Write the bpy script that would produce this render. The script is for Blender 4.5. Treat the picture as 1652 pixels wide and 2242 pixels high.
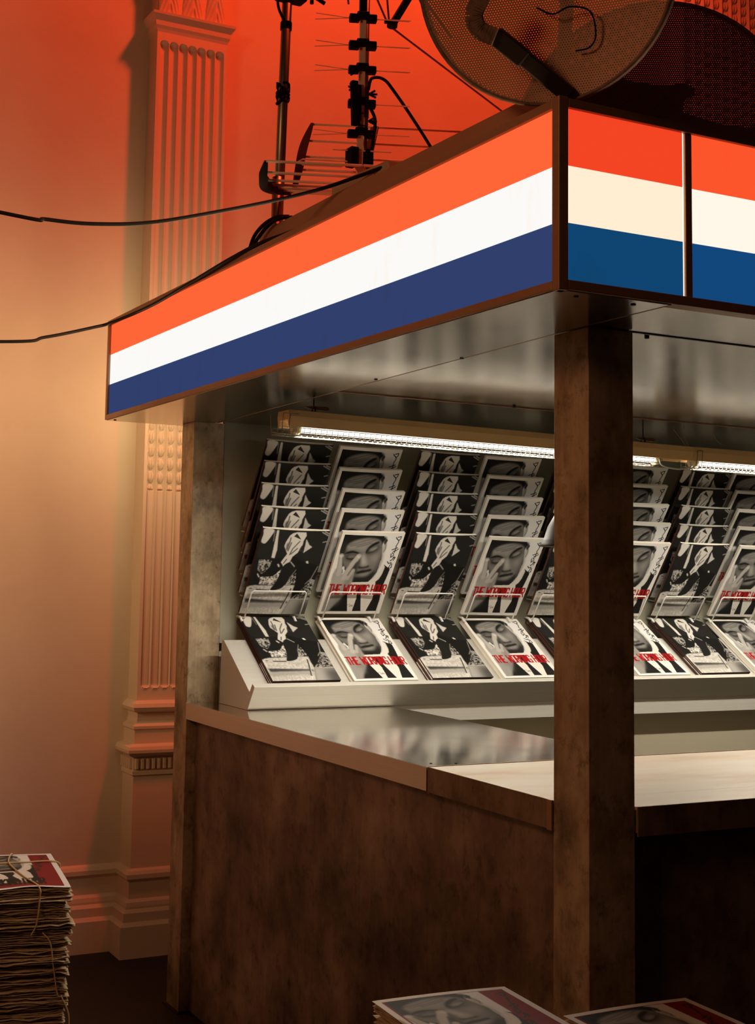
import bpy, math, random
import numpy as np
from mathutils import Vector, Matrix
random.seed(7); NR = np.random.default_rng(7)
for o in list(bpy.data.objects): bpy.data.objects.remove(o)
SC = bpy.context.scene; COL = SC.collection

# ------------------------------------------------------------------ camera
cam = bpy.data.cameras.new('camera'); camo = bpy.data.objects.new('camera', cam); COL.objects.link(camo)
cam.sensor_fit = 'HORIZONTAL'; cam.sensor_width = 36.0
cam.lens = 2859.79 * 36.0 / 1652.0
cam.shift_x = (826 - 590.12) / 1652.0; cam.shift_y = (974.53 - 1121) / 1652.0
cam.clip_start = 0.05; cam.clip_end = 60
r_, u_, f_ = Vector((0.90117, -0.43292, 0.02180)), Vector((-0.06041, -0.07565, 0.99530)), Vector((0.42924, 0.89825, 0.09432))
M = Matrix.Identity(4)
for i in range(3): M[i][0] = r_[i]; M[i][1] = u_[i]; M[i][2] = -f_[i]
M.translation = Vector((-1.40987, -1.79863, 1.44820)); camo.matrix_world = M
SC.camera = camo
SC.view_settings.view_transform = 'Standard'; SC.view_settings.look = 'None'
SC.view_settings.exposure = 0.0; SC.view_settings.gamma = 1.0; SC.view_settings.use_curve_mapping = False

# ------------------------------------------------------------------ world and large lights
W = bpy.data.worlds.new('world'); SC.world = W; W.use_nodes = True
W.node_tree.nodes['Background'].inputs[0].default_value = (1.0, 0.42, 0.2, 1)
W.node_tree.nodes['Background'].inputs[1].default_value = 0.008
def lamp(name, kind, loc, target, energy, color, **kw):
    l = bpy.data.lights.new(name, kind); l.energy = energy; l.color = color
    for k, v in kw.items(): setattr(l, k, v)
    o = bpy.data.objects.new(name, l); COL.objects.link(o); o.location = loc
    o.rotation_euler = (Vector(target) - Vector(loc)).to_track_quat('-Z', 'Y').to_euler()
    return o
# assumed unseen red lamp above the kiosk, washing the rear wall from the right
lamp('assumed_red_lamp', 'SPOT', (1.4, 1.6, 5.6), (1.2, 3.05, 2.9), 360, (1.0, 0.066, 0.016), spot_size=2.2, spot_blend=0.6, shadow_soft_size=0.15)
# amber fill spot added beyond the left edge, brightening the lower plaster
lamp('amber_wall_fill', 'SPOT', (-2.4, 1.9, 2.0), (-0.3, 3.08, 1.75), 88, (1.0, 0.63, 0.30), spot_size=0.95, spot_blend=1.0, shadow_soft_size=0.10)
# assumed unseen warm light, added high on the left to brighten the kiosk side
lamp('assumed_warm_fill', 'AREA', (-3.2, -0.6, 3.0), (0.2, 1.6, 0.9), 22, (1.0, 0.46, 0.22), size=0.7)

# ------------------------------------------------------------------ materials
def mat(name, base=(.5, .5, .5), rough=.5, metal=0., spec=.5):
    m = bpy.data.materials.new(name); m.use_nodes = True
    b = m.node_tree.nodes['Principled BSDF']
    b.inputs['Base Color'].default_value = (*base, 1); b.inputs['Roughness'].default_value = rough
    b.inputs['Metallic'].default_value = metal; b.inputs['Specular IOR Level'].default_value = spec
    return m
def N(m, t, **kw):
    n = m.node_tree.nodes.new(t)
    for k, v in kw.items(): setattr(n, k, v)
    return n
def LK(m, a, b): m.node_tree.links.new(a, b)
def noise(m, scale=(1, 1, 1), s=5., detail=4., rough=.6):
    tc = N(m, 'ShaderNodeTexCoord'); mp = N(m, 'ShaderNodeMapping'); nz = N(m, 'ShaderNodeTexNoise')
    mp.inputs['Scale'].default_value = scale
    nz.inputs['Scale'].default_value = s; nz.inputs['Detail'].default_value = detail; nz.inputs['Roughness'].default_value = rough
    LK(m, tc.outputs['Object'], mp.inputs['Vector']); LK(m, mp.outputs['Vector'], nz.inputs['Vector'])
    return nz.outputs['Fac']
def ramp(m, fac, stops, interp='LINEAR'):
    r = N(m, 'ShaderNodeValToRGB'); cr = r.color_ramp; cr.interpolation = interp
    while len(cr.elements) < len(stops): cr.elements.new(.5)
    for e, (p, c) in zip(cr.elements, stops): e.position = p; e.color = (*c, 1) if len(c) == 3 else c
    LK(m, fac, r.inputs['Fac']); return r.outputs['Color']
def bump(m, fac, strength=.2, dist=.002):
    b = N(m, 'ShaderNodeBump'); b.inputs['Strength'].default_value = strength; b.inputs['Distance'].default_value = dist
    LK(m, fac, b.inputs['Height']); LK(m, b.outputs['Normal'], m.node_tree.nodes['Principled BSDF'].inputs['Normal'])
def BS(m): return m.node_tree.nodes['Principled BSDF']
def mixc(m, f, a, b, mode='MIX'):
    x = N(m, 'ShaderNodeMix', data_type='RGBA', blend_type=mode)
    if isinstance(f, float): x.inputs[0].default_value = f
    else: LK(m, f, x.inputs[0])
    for s, v in ((x.inputs[6], a), (x.inputs[7], b)):
        if isinstance(v, tuple): s.default_value = (*v, 1)
        else: LK(m, v, s)
    return x.outputs[2]
MT = {}
m = MT['plaster'] = mat('cream_plaster', (.72, .58, .44), .75, 0, .3)
LK(m, ramp(m, noise(m, (1, 1, 1), 1.6, 5), [(.3, (.66, .53, .40)), (.7, (.75, .62, .48))]), BS(m).inputs['Base Color'])
bump(m, noise(m, (1, 1, 1), 45, 5), .25, .002)
m = MT['trim'] = mat('cream_painted_trim', (.72, .58, .44), .6, 0, .35); bump(m, noise(m, (1, 1, 1), 60, 4), .25, .002)
m = MT['floor'] = mat('dark_floor', (.012, .008, .006), .6)
LK(m, ramp(m, noise(m, (1, 1, 1), 3), [(.3, (.007, .005, .004)), (.7, (.018, .012, .009))]), BS(m).inputs['Base Color'])
def patina(name, dark, mid, light, metal=.35, rough=.5, sc=1.0, zs=1.7):
    m = mat(name, mid, rough, metal)
    a = ramp(m, noise(m, (3 * sc, 3 * sc, zs * sc), 2.6, 8, .68), [(.30, dark), (.48, mid), (.70, light)])
    sp = ramp(m, noise(m, (1, 1, .8), 26, 8, .8), [(.33, (.45, .43, .40)), (.47, (1, 1, 1))])
    st = ramp(m, noise(m, (60, 60, 1.2), 1.4, 3), [(.3, (.90, .89, .88)), (.65, (1.04, 1.03, 1.02))])
    LK(m, mixc(m, 1.0, mixc(m, 1.0, a, sp, 'MULTIPLY'), st, 'MULTIPLY'), BS(m).inputs['Base Color'])
    LK(m, ramp(m, noise(m, (1, 1, .6), 9, 5), [(.3, (rough - .12,) * 3), (.7, (rough + .15,) * 3)]), BS(m).inputs['Roughness'])
    bump(m, noise(m, (1, 1, .4), 60, 4), .12, .001); return m
MT['post'] = patina('aged_metal_post', (.10, .066, .038), (.40, .30, .19), (.68, .56, .385), .2, .5)
MT['cpanel'] = patina('aged_metal_counter_panel', (.055, .034, .024), (.20, .132, .095), (.46, .33, .25), .3, .46, .42, 2.4)
MT['cedge'] = patina('aged_counter_edge', (.10, .065, .04), (.24, .16, .10), (.34, .24, .16), .3, .5, 1.6)
def brushed(name, base, rough, sx=(1.2, 90, 90), metal=1.0, amp=.04):
    m = mat(name, base, rough, metal)
    n1 = noise(m, sx, 2.2, 3); n2 = noise(m, (1, 1, 1), 2.1, 4)
    LK(m, ramp(m, n1, [(.25, tuple(c * .94 for c in base)), (.75, tuple(min(1, c * 1.04) for c in base))]), BS(m).inputs['Base Color'])
    LK(m, ramp(m, n2, [(.3, (max(.05, rough - amp),) * 3), (.7, (rough + amp,) * 3)]), BS(m).inputs['Roughness'])
    bump(m, n1, .05, .0006); return m
MT['soffit'] = brushed('brushed_aluminium_soffit', (.50, .465, .41), .18, (90, 1.2, 90))
MT['alu'] = brushed('brushed_aluminium_counter', (.68, .65, .59), .13, (90, 1.2, 90))
MT['shelf'] = brushed('satin_aluminium_shelf', (.68, .66, .61), .5, (1.2, 90, 90), .4)
m = MT['fronttop'] = mat('worn_pale_counter_top', (.66, .60, .5), .45, .15)
LK(m, ramp(m, noise(m, (.6, 2.2, 1), 3.2, 6), [(.28, (.50, .33, .18)), (.45, (.64, .54, .42)), (.7, (.70, .66, .58))]), BS(m).inputs['Base Color'])
m = MT['frame'] = brushed('bronze_anodised_frame', (.40, .22, .12), .45, (40, 1.5, 40), .3, .08)
m = MT['roofedge'] = mat('brown_painted_sheet', (.44, .22, .12), .55, .1); bump(m, noise(m, (1, 1, 1), 70), .2, .001)
m = MT['board'] = mat('grey_green_board', (.37, .36, .275), .6); bump(m, noise(m, (1, 1, 1), 120), .15, .001)
MT['inner'] = mat('olive_inner_panel', (.48, .44, .33), .5, .15)
MT['wire'] = mat('white_coated_wire', (.82, .81, .78), .35)
MT['black'] = mat('black_plastic', (.008, .007, .007), .75, 0, .12)
MT['rubber'] = mat('black_cable_rubber', (.008, .008, .009), .7, 0, .15)
MT['galv'] = brushed('galvanised_tube', (.34, .30, .25), .38, (60, 60, 1.5), .9)
MT['alutube'] = mat('dull_aluminium_rod', (.90, .72, .56), .5, 0.)
MT['wood'] = mat('raw_timber', (.50, .34, .20), .65)
LK(MT['wood'], ramp(MT['wood'], noise(MT['wood'], (20, 2, 20), 3), [(.3, (.40, .26, .15)), (.7, (.56, .39, .24))]), BS(MT['wood']).inputs['Base Color'])
MT['fixt'] = mat('aged_cream_enamel', (.92, .62, .29), .42)
MT['socket'] = mat('lamp_socket_plastic', (.80, .72, .48), .4)
MT['steelwire'] = mat('steel_guard_wire', (.20, .18, .14), .45, .6)
MT['shade'] = mat('grey_metal_shade', (.040, .046, .052), .5, .0, .25)
bump(MT['shade'], noise(MT['shade'], (1, 1, 1), 60), .15, .001)
MT['rust'] = mat('rusty_fitting', (.28, .14, .07), .6, .4)
MT['twine'] = mat('jute_twine', (.58, .42, .22), .85); bump(MT['twine'], noise(MT['twine'], (1, 1, 1), 300), .5, .001)
MT['pages'] = mat('magazine_pages', (.74, .70, .62), .7)
MT['spined'] = mat('dark_brown_spine', (.085, .032, .022), .5)
m = MT['news'] = mat('aged_newsprint', (.52, .40, .25), .85)
LK(m, ramp(m, noise(m, (4, 4, 60), 2.5, 6), [(.3, (.34, .24, .14)), (.5, (.52, .40, .25)), (.72, (.66, .54, .37))]), BS(m).inputs['Base Color'])
m = MT['print'] = mat('printed_cover', (.5, .5, .5), .5, 0, .07)
ca = N(m, 'ShaderNodeVertexColor'); ca.layer_name = 'Col'; LK(m, ca.outputs['Color'], BS(m).inputs['Base Color'])
m = MT['printmat'] = mat('printed_newsprint', (.5, .5, .5), .7, 0, .3)
ca = N(m, 'ShaderNodeVertexColor'); ca.layer_name = 'Col'; LK(m, ca.outputs['Color'], BS(m).inputs['Base Color'])
def emis(name, col, s):
    m = bpy.data.materials.new(name); m.use_nodes = True; nt = m.node_tree
    nt.nodes.remove(nt.nodes['Principled BSDF']); e = nt.nodes.new('ShaderNodeEmission')
    e.inputs[0].default_value = (*col, 1); e.inputs[1].default_value = s
    nt.links.new(e.outputs[0], nt.nodes['Material Output'].inputs[0]); return m, e
MT['tube'], _ = emis('fluorescent_tube', (1.0, .93, .80), 2.6)
MT['bulb'], _ = emis('warm_bulb', (1.0, .60, .26), 12.0)
MT['gap'], _ = emis('lit_gap_of_light_box', (1.0, .86, .66), 1.6)
Z0, Z1 = 1.960, 2.2700
def sign(name, red, white, blue, s=1.0):
    """back-lit flag striped sheet: three printed bands by height, faint stains in the white band"""
    m, e = emis(name, (1, 1, 1), s)
    tc = N(m, 'ShaderNodeTexCoord'); sx = N(m, 'ShaderNodeSeparateXYZ'); LK(m, tc.outputs['Object'], sx.inputs[0])
    mr = N(m, 'ShaderNodeMapRange'); mr.inputs[1].default_value = Z0; mr.inputs[2].default_value = Z1; LK(m, sx.outputs[2], mr.inputs[0])
    c = ramp(m, mr.outputs[0], [(0, blue), (.333, white), (.667, red)], 'CONSTANT')
    st = ramp(m, noise(m, (1, 3, 1), 4, 6), [(.28, (1, .84, .62)), (.42, (1, 1, 1))])
    LK(m, mixc(m, .45, c, mixc(m, 1.0, c, st, 'MULTIPLY')), e.inputs[0]); return m
MT['signL'] = sign('sign_sheet_bright', (1.0, .132, .038), (.97, .955, .93), (.030, .050, .150))
MT['signR'] = sign('sign_sheet_warm', (.90, .058, .017), (1.0, .85, .64), (.005, .058, .165))
MT['signR2'] = sign('sign_sheet_front', (.98, .090, .025), (1.0, .93, .80), (.006, .062, .20))
# perforated sheet: round holes in a staggered lattice
def perf(name, base, pitch, hole, rough=.55, metal=.3):
    m = mat(name, base, rough, metal); nt = m.node_tree
    LK(m, ramp(m, noise(m, (1, 1, 1), 14, 8, .7), [(.28, tuple(c * .16 for c in base)), (.40, base), (.75, tuple(c * 1.25 for c in base))]), BS(m).inputs['Base Color'])
    uv = N(m, 'ShaderNodeTexCoord'); ds = []
    for off in (0., .5):
        mp = N(m, 'ShaderNodeMapping'); mp.inputs['Scale'].default_value = (1 / pitch, 1 / (pitch * 1.732), 0.0); mp.inputs['Location'].default_value = (off, off, 0)
        LK(m, uv.outputs['Object'], mp.inputs['Vector'])
        fr = N(m, 'ShaderNodeVectorMath', operation='FRACTION'); LK(m, mp.outputs[0], fr.inputs[0])
        sb = N(m, 'ShaderNodeVectorMath', operation='SUBTRACT'); sb.inputs[1].default_value = (.5, .5, 0); LK(m, fr.outputs[0], sb.inputs[0])
        ml = N(m, 'ShaderNodeVectorMath', operation='MULTIPLY'); ml.inputs[1].default_value = (1, 1.732, 0); LK(m, sb.outputs[0], ml.inputs[0])
        ln = N(m, 'ShaderNodeVectorMath', operation='LENGTH'); LK(m, ml.outputs[0], ln.inputs[0]); ds.append(ln.outputs['Value'])
    mn = N(m, 'ShaderNodeMath', operation='MINIMUM'); LK(m, ds[0], mn.inputs[0]); LK(m, ds[1], mn.inputs[1])
    gt = N(m, 'ShaderNodeMath', operation='GREATER_THAN'); gt.inputs[1].default_value = hole; LK(m, mn.outputs[0], gt.inputs[0])
    LK(m, gt.outputs[0], BS(m).inputs['Alpha']); return m
MT['perf'] = perf('perforated_brown_sheet', (.36, .20, .12), .0048, .19)
MT['perf2'] = perf('perforated_dark_sheet', (.018, .012, .01), .0060, .135)
MT['dishrim'] = patina('weathered_dish_rim', (.05, .03, .02), (.17, .10, .065), (.26, .16, .10), .2, .6)
MT['darkmetal'] = mat('dark_weathered_metal', (.045, .03, .025), .55, .4)

# ------------------------------------------------------------------ mesh helpers
class MB:
    def __init__(s): s.v = []; s.f = []
    def add(s, vs, fs):
        k = len(s.v); s.v += [tuple(map(float, p)) for p in vs]; s.f += [tuple(i + k for i in f) for f in fs]; return s
    def box(s, x0, x1, y0, y1, z0, z1):
        return s.add([(x0, y0, z0), (x1, y0, z0), (x1, y1, z0), (x0, y1, z0), (x0, y0, z1), (x1, y0, z1), (x1, y1, z1), (x0, y1, z1)],
                     [(0, 3, 2, 1), (4, 5, 6, 7), (0, 1, 5, 4), (1, 2, 6, 5), (2, 3, 7, 6), (3, 0, 4, 7)])
    def bar(s, a, b, w, h, up=(0, 0, 1)):
        a, b = Vector(a), Vector(b); d = (b - a).normalized(); sd = d.cross(Vector(up))
        if sd.length < 1e-4: sd = d.cross(Vector((1, 0, 0)))
        sd.normalize(); uu = sd.cross(d); vs = []
        for p in (a, b):
            for i, j in ((-1, -1), (1, -1), (1, 1), (-1, 1)): vs.append(p + sd * (w / 2 * i) + uu * (h / 2 * j))
        return s.add(vs, [(3, 2, 1, 0), (4, 5, 6, 7), (0, 1, 5, 4), (1, 2, 6, 5), (2, 3, 7, 6), (3, 0, 4, 7)])
    def tube(s, pts, r, n=8, closed=False):
        P = [Vector(p) for p in pts]; L = len(P); vs = []; fs = []; prev = None
        for i, p in enumerate(P):
            if closed: t = P[(i + 1) % L] - P[i - 1]
            else: t = P[min(i + 1, L - 1)] - P[max(i - 1, 0)]
            t.normalize()
            if prev is None:
                a = Vector((0, 0, 1)) if abs(t.z) < .9 else Vector((1, 0, 0)); nn = t.cross(a).normalized()
            else:
                nn = prev - t * prev.dot(t); nn.normalize()
            prev = nn; bb = t.cross(nn); rr = r[i] if isinstance(r, (list, tuple)) else r
            for k in range(n):
                an = 2 * math.pi * k / n; vs.append(p + nn * (rr * math.cos(an)) + bb * (rr * math.sin(an)))
        for i in range(L if closed else L - 1):
            j = (i + 1) % L
            for k in range(n): k2 = (k + 1) % n; fs.append((i * n + k, i * n + k2, j * n + k2, j * n + k))
        if not closed: fs.append(tuple(range(n - 1, -1, -1))); fs.append(tuple((L - 1) * n + k for k in range(n)))
        return s.add(vs, fs)
    def prism(s, poly, axis, a, b):
        """extrude a 2d outline along an axis; outline coords are the other two axes in order"""
        def mk(p, t): return (t, p[0], p[1]) if axis == 0 else ((p[0], t, p[1]) if axis == 1 else (p[0], p[1], t))
        n = len(poly); vs = [mk(p, a) for p in poly] + [mk(p, b) for p in poly]
        fs = [tuple(range(n)), tuple(range(2 * n - 1, n - 1, -1))] + [(i, i + n, (i + 1) % n + n, (i + 1) % n) for i in range(n)]
        return s.add(vs, fs)
    def lathe(s, prof, n=32, c=(0, 0, 0), M=None):
        vs = []; fs = []
        for r, z in prof:
            for k in range(n):
                a = 2 * math.pi * k / n; p = Vector((r * math.cos(a), r * math.sin(a), z))
                if M is not None: p = M @ p
                vs.append(p + Vector(c))
        for i in range(len(prof) - 1):
            for k in range(n): k2 = (k + 1) % n; fs.append((i * n + k, i * n + k2, (i + 1) * n + k2, (i + 1) * n + k))
        return s.add(vs, fs)
    def build(s, name, m, parent=None, smooth=False, bevel=0., fix=True):
        """verts are in world space; a child's are stored relative to its thing's origin"""
        me = bpy.data.meshes.new(name); off = Vector((0, 0, 0))
        q = parent
        while q is not None: off += Vector(q.location); q = q.parent
        me.from_pydata([tuple(Vector(v) - off) for v in s.v], [], s.f); me.update()
        if fix:
            import bmesh
            bm = bmesh.new(); bm.from_mesh(me); bmesh.ops.recalc_face_normals(bm, faces=bm.faces); bm.to_mesh(me); bm.free()
        if smooth:
            me.polygons.foreach_set('use_smooth', [True] * len(me.polygons))
        me.materials.append(MT[m] if isinstance(m, str) else m)
        o = bpy.data.objects.new(name, me); COL.objects.link(o); o.parent = parent
        if bevel:
            b = o.modifiers.new('bevel', 'BEVEL'); b.width = bevel; b.segments = 2; b.limit_method = 'ANGLE'
        return o
def tag(o, label=None, cat=None, group=None, kind=None):
    if label: o['label'] = label
    if cat: o['category'] = cat
    if group: o['group'] = group
    if kind: o['kind'] = kind
    return o
def thing(name, label, cat, loc, group=None):
    o = bpy.data.objects.new(name, None); COL.objects.link(o); o.location = loc; o.empty_display_size = .05
    return tag(o, label, cat, group)
def copy_tree(o, parent=None):
    c = o.copy(); COL.objects.link(c); c.parent = parent
    for ch in list(o.children): copy_tree(ch, c)
    return c
def spline(pts, k=8):
    P = [Vector(p) for p in pts]; P = [P[0] * 2 - P[1]] + P + [P[-1] * 2 - P[-2]]; out = []
    for i in range(1, len(P) - 2):
        for j in range(k):
            t = j / k; a, b, c, d = P[i - 1:i + 3]
            out.append(.5 * ((2 * b) + (c - a) * t + (2 * a - 5 * b + 4 * c - d) * t * t + (3 * b - a - 3 * c + d) * t ** 3))
    out.append(P[-2]); return out
def grid_mesh(X, Y, Z):
    """vertices and quads of a 2d array surface"""
    h, w = X.shape; vs = np.stack([X.ravel(), Y.ravel(), Z.ravel()], 1)
    i = np.arange((h - 1) * (w - 1)); r = i // (w - 1); c = i % (w - 1); a = r * w + c
    return vs, np.stack([a, a + 1, a + w + 1, a + w], 1)
# ------------------------------------------------------------------ the setting
WY = 3.08
tag(MB().box(-5, 6, WY, WY + .12, 0, 5.6).build('wall_back', 'plaster'), kind='structure')
tag(MB().box(-5, 6, -5, WY, -.08, 0).build('floor', 'floor'), kind='structure')
BASEP = [(0, .315), (.012, .308), (.02, .296), (.02, .280), (.006, .266), (.006, .205), (.018, .195), (.022, .180), (.022, .172), (.034, .160), (.034, .128), (.05, .115), (.05, 0)]
def wall_mould(x0, x1, prof):
    b = MB(); n = len(prof)
    b.add([(x0, WY - o, z) for o, z in prof] + [(x1, WY - o, z) for o, z in prof], [(i, i + 1, i + 1 + n, i + n) for i in range(n - 1)]); return b
tag(wall_mould(-5, .36, BASEP).build('baseboard_left', 'trim', fix=False), kind='structure')
tag(wall_mould(.62, 6, BASEP).build('baseboard_right', 'trim', fix=False), kind='structure')
def u_mould(x0, x1, yf, prof, cap=True):
    b = MB(); vs = []; fs = []
    for o, z in prof: vs += [(x0 - o, WY + .01, z), (x0 - o, yf - o, z), (x1 + o, yf - o, z), (x1 + o, WY + .01, z)]
    for i in range(len(prof) - 1):
        for k in range(3): a = i * 4 + k; fs.append((a, a + 1, a + 5, a + 4))
    e = (len(prof) - 1) * 4; fs += [(e, e + 1, e + 2, e + 3), (0, 3, 2, 1)]
    return b.add(vs, fs)
def fluted(x0, x1, yf, z0, z1, n, husk, cable, per=16):
    zs = sorted(set(np.round(np.concatenate([np.linspace(z0, z1, int((z1 - z0) / .022)), np.arange(max(z0, husk[0] - .02), min(z1, husk[1] + .02), .005),
                                              np.arange(z0, z0 + .07, .004), np.arange(z1 - .07, z1, .004)]), 4)))
    xs = np.linspace(x0, x1, n * per + 9); X, Z = np.meshgrid(xs, zs)
    mg = .012; p = (x1 - x0 - 2 * mg) / n; t = ((X - x0 - mg) / p) % 1.0 - .5; inside = (X > x0 + mg) & (X < x1 - mg)
    w = .455; tt = np.clip(t / w, -1, 1); hw = w * p
    e0 = np.clip((z0 + .045 + hw - Z) / hw, 0, 1); e1 = np.clip((Z - (z1 - .045 - hw)) / hw, 0, 1)
    q = 1 - tt ** 2 - np.maximum(e0, e1) ** 2
    d = .019 * np.sqrt(np.clip(q, 0, 1))
    cab = .014 * np.sqrt(np.clip(1 - (tt / .78) ** 2, 0, 1)) * (q > .05)
    d = d - np.where(Z < cable, cab, 0)
    hz = (Z * 1.0 / .052) % 1.0 - .5
    hk = .015 * np.sqrt(np.clip(1 - (t / .30) ** 2 - (hz / .46) ** 2, 0, 1)) * (1 - .55 * np.exp(-(t / .05) ** 2))
    d = d - np.where((Z > husk[0]) & (Z < husk[1]), hk, 0)
    d = np.where(inside, d, 0.)
    return grid_mesh(X, yf + d, Z)
def pilaster(name, x0, x1, zb, zt, n, husk, cable):
    b = MB(); yf = WY - .10
    vs, fs = fluted(x0, x1, yf, zb, zt, n, husk, cable)
    b.add(vs, fs.tolist())
    b.add([(x0, yf, zb), (x0, WY + .01, zb), (x0, WY + .01, zt), (x0, yf, zt), (x1, yf, zb), (x1, WY + .01, zb), (x1, WY + .01, zt), (x1, yf, zt)], [(0, 1, 2, 3), (4, 7, 6, 5)])
    o = tag(b.build(name, 'trim', smooth=False, fix=False), kind='structure')
    # moulded band under the capital, and the leafy capital
    u_mould(x0, x1, yf, [(.0, zt - .012), (.004, zt), (.010, zt + .012), (.012, zt + .03), (.026, zt + .052), (.028, zt + .062), (.0, zt + .066)]).build('capital_band', 'trim', o, fix=False)
    xs = np.linspace(x0 + .004, x1 - .004, 120); zz = np.linspace(zt + .066, zt + .60, 110); X, Z = np.meshgrid(xs, zz)
    u = (X - x0) / (x1 - x0); v = (Z - zt - .066) / .18
    ph = u * 3 + .5 * (np.floor(v) % 2); t = (ph % 1) - .5; vv = v % 1
    leaf = np.clip(1 - (t / (.46 - .25 * vv ** 2)) ** 2, 0, 1) ** .5
    rib = .35 * np.abs(np.sin((np.abs(t) * 9 + vv * 5) * 2.2)) + .25 * np.exp(-(t / .04) ** 2)
    D = .012 + .028 * leaf * (.45 + .55 * vv) - .010 * rib * leaf
    vs, fs = grid_mesh(X, yf + .02 - D, Z); c = MB().add(vs, fs.tolist())
    c.box(x0 + .004, x1 - .004, yf + .015, WY + .01, zt + .066, zt + .60); c.build('acanthus_capital', 'trim', o, fix=False)
    return o
T1 = pilaster('trim_1', .335, .640, .935, 3.600, 7, (1.745, 2.12), 1.745)
ped = [(.05, 0), (.05, .115), (.034, .128), (.034, .160), (.022, .172), (.022, .180), (.018, .195), (.006, .205), (.006, .266), (.02, .280), (.02, .296), (.012, .308), (0, .315), (0, .655),
       (.006, .660), (.006, .672), (.001, .680), (.001, .724), (.022, .734), (.032, .745), (.033, .756), (.028, .768), (.0, .776), (.0, .826), (.005, .832), (.005, .842), (-.010, .852), (-.016, .872),
       (-.014, .890), (.004, .898), (.010, .912), (.004, .926), (-.012, .936)]
u_mould(.322, .653, 2.958, ped).build('pedestal', 'trim', T1, fix=False)
for k in range(15): MB().box(.326 + k * .0222, .326 + k * .0222 + .012, 2.945, 2.96, .682, .722).build('dentil', 'trim', T1, bevel=.002)
for k in range(5): MB().box(.309, .323, 2.972 + k * .0222, 2.984 + k * .0222, .682, .722).build('dentil', 'trim', T1, bevel=.002)
T2 = pilaster('trim_2', 3.10, 3.86, 3.2, 4.62, 12, (3.3, 4.50), 3.2)
T2.location = (0, 0, 0)

# ------------------------------------------------------------------ kiosk: canopy with its light box
ZS, ZT, LF, KX = 1.9435, 2.2865, 2.458, 3.80
CA = thing('kiosk_canopy', 'flat kiosk canopy with glowing red white and blue striped fascia and metal soffit', 'canopy', (1.5, 1.2, ZS))
def rail(x0, x1, y0, y1, z0, z1, name='frame_rail'): return MB().box(x0, x1, y0, y1, z0, z1).build(name, 'frame', CA, bevel=.0015)
# left face frame
rail(-.004, .030, .0166, LF, ZS, Z0); rail(-.004, .030, .0166, LF, Z1, ZT)
rail(-.004, .030, LF - .018, LF, Z0, Z1)
rail(-.004, .0165, -.004, .0165, ZS - .002, ZT + .002, 'corner_upright')
# front face frame
rail(.0165, KX, -.004, .030, ZS, Z0 + .001); rail(.0165, KX, -.004, .030, Z1, ZT)
rail(.2885, .3045, .0, .030, Z0, Z1, 'mullion')
for x in (1.16, 2.02, 2.88): rail(x, x + .016, -.004, .030, Z0, Z1, 'mullion')
rail(KX, KX + .016, -.004, LF, ZS, ZT); rail(0.03, KX, LF - .02, LF, ZS, Z0); rail(0.03, KX, LF - .02, LF, Z1, ZT); rail(.90, KX, LF - .02, LF, Z0, Z1, 'rear_panel')
MB().box(.03, .90, LF - .008, LF - .004, Z0, Z1).build('assumed_rear_diffuser', 'gap', CA)  # assumed glowing sheet on the unseen rear of the box
# striped back-lit sheets
sp = MB().box(.004, .008, .0165, LF - .018, Z0, Z1).build('sign_panel', 'signL', CA)
for x0, x1, m_ in ((.0165, .2848, 'signR'), (.3045, 1.16, 'signR2'), (1.176, 2.02, 'signR2'), (2.036, 2.88, 'signR2'), (2.896, KX, 'signR2')):
    MB().box(x0, x1, .004, .008, Z0, Z1).build('sign_panel', m_, CA)
MB().box(.2850, .2880, .005, .008, Z0, Z1).build('light_gap', 'gap', CA)
for o in list(CA.children):
    if o.name.startswith(('sign_panel', 'light_gap')):      # sheets keep world heights for their printed bands
        off = Vector(CA.location); o.data.transform(Matrix.Translation(off)); o.location = -off
# roof deck, curb of brown sheet behind the left rail
MB().box(.03, KX, .03, LF - .02, 2.20, 2.215).build('roof_deck', 'roofedge', CA)
MB().prism([(.012, 2.284), (.05, 2.300), (.10, 2.333), (.70, 2.337), (.704, 2.341), (1.20, 2.341), (1.21, 2.352), (1.262, 2.352), (1.30, 2.332), (1.318, 2.298), (2.456, 2.288), (2.456, 2.27), (.012, 2.27)], 0, .030, .040).build('curb_sheet', 'roofedge', CA)
MB().prism([(.034, 2.284), (.10, 2.291), (KX, 2.291), (KX, 2.27), (.034, 2.27)], 1, .030, .040).build('curb_sheet', 'darkmetal', CA)
# soffit sheets with thin open joints
def soff(x0, x1, y0, y1, dz=0.): return MB().box(x0, x1, y0, y1, ZS + .002 + dz, ZS + .006 + dz).build('soffit_panel', 'soffit', CA)
MB().prism([(.002, .002), (.247, .002), (.249, .24), (.299, 1.36), (.343, 2.452), (.002, 2.452)], 2, ZS - .002, ZS + .002).build('soffit_panel', 'soffit', CA)
MB().prism([(.254, .002), (KX, .002), (KX, .248), (.256, .248)], 2, ZS + .001, ZS + .005).build('soffit_panel', 'soffit', CA)
MB().prism([(.256, .255), (KX, .255), (KX, 1.374), (.306, 1.374)], 2, ZS + .002, ZS + .006).build('soffit_panel', 'soffit', CA)
MB().prism([(.307, 1.381), (KX, 1.381), (KX, 2.452), (.350, 2.452)], 2, ZS + .003, ZS + .007).build('soffit_panel', 'soffit', CA)
for a, c_ in (((.2505, .002, ZS), (.2525, .245, ZS)), ((.2525, .245, ZS), (.3025, 1.36, ZS)), ((.3025, 1.36, ZS), (.3465, 2.29, ZS))):
    MB().bar(a, c_, .007, .004).build('soffit_joint', 'rust', CA)
MB().box(.256, KX, .2485, .2545, ZS - .001, ZS + .003).build('soffit_joint', 'darkmetal', CA)
MB().box(.306, KX, 1.3745, 1.3805, ZS - .001, ZS + .003).build('soffit_joint', 'rust', CA)
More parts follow.
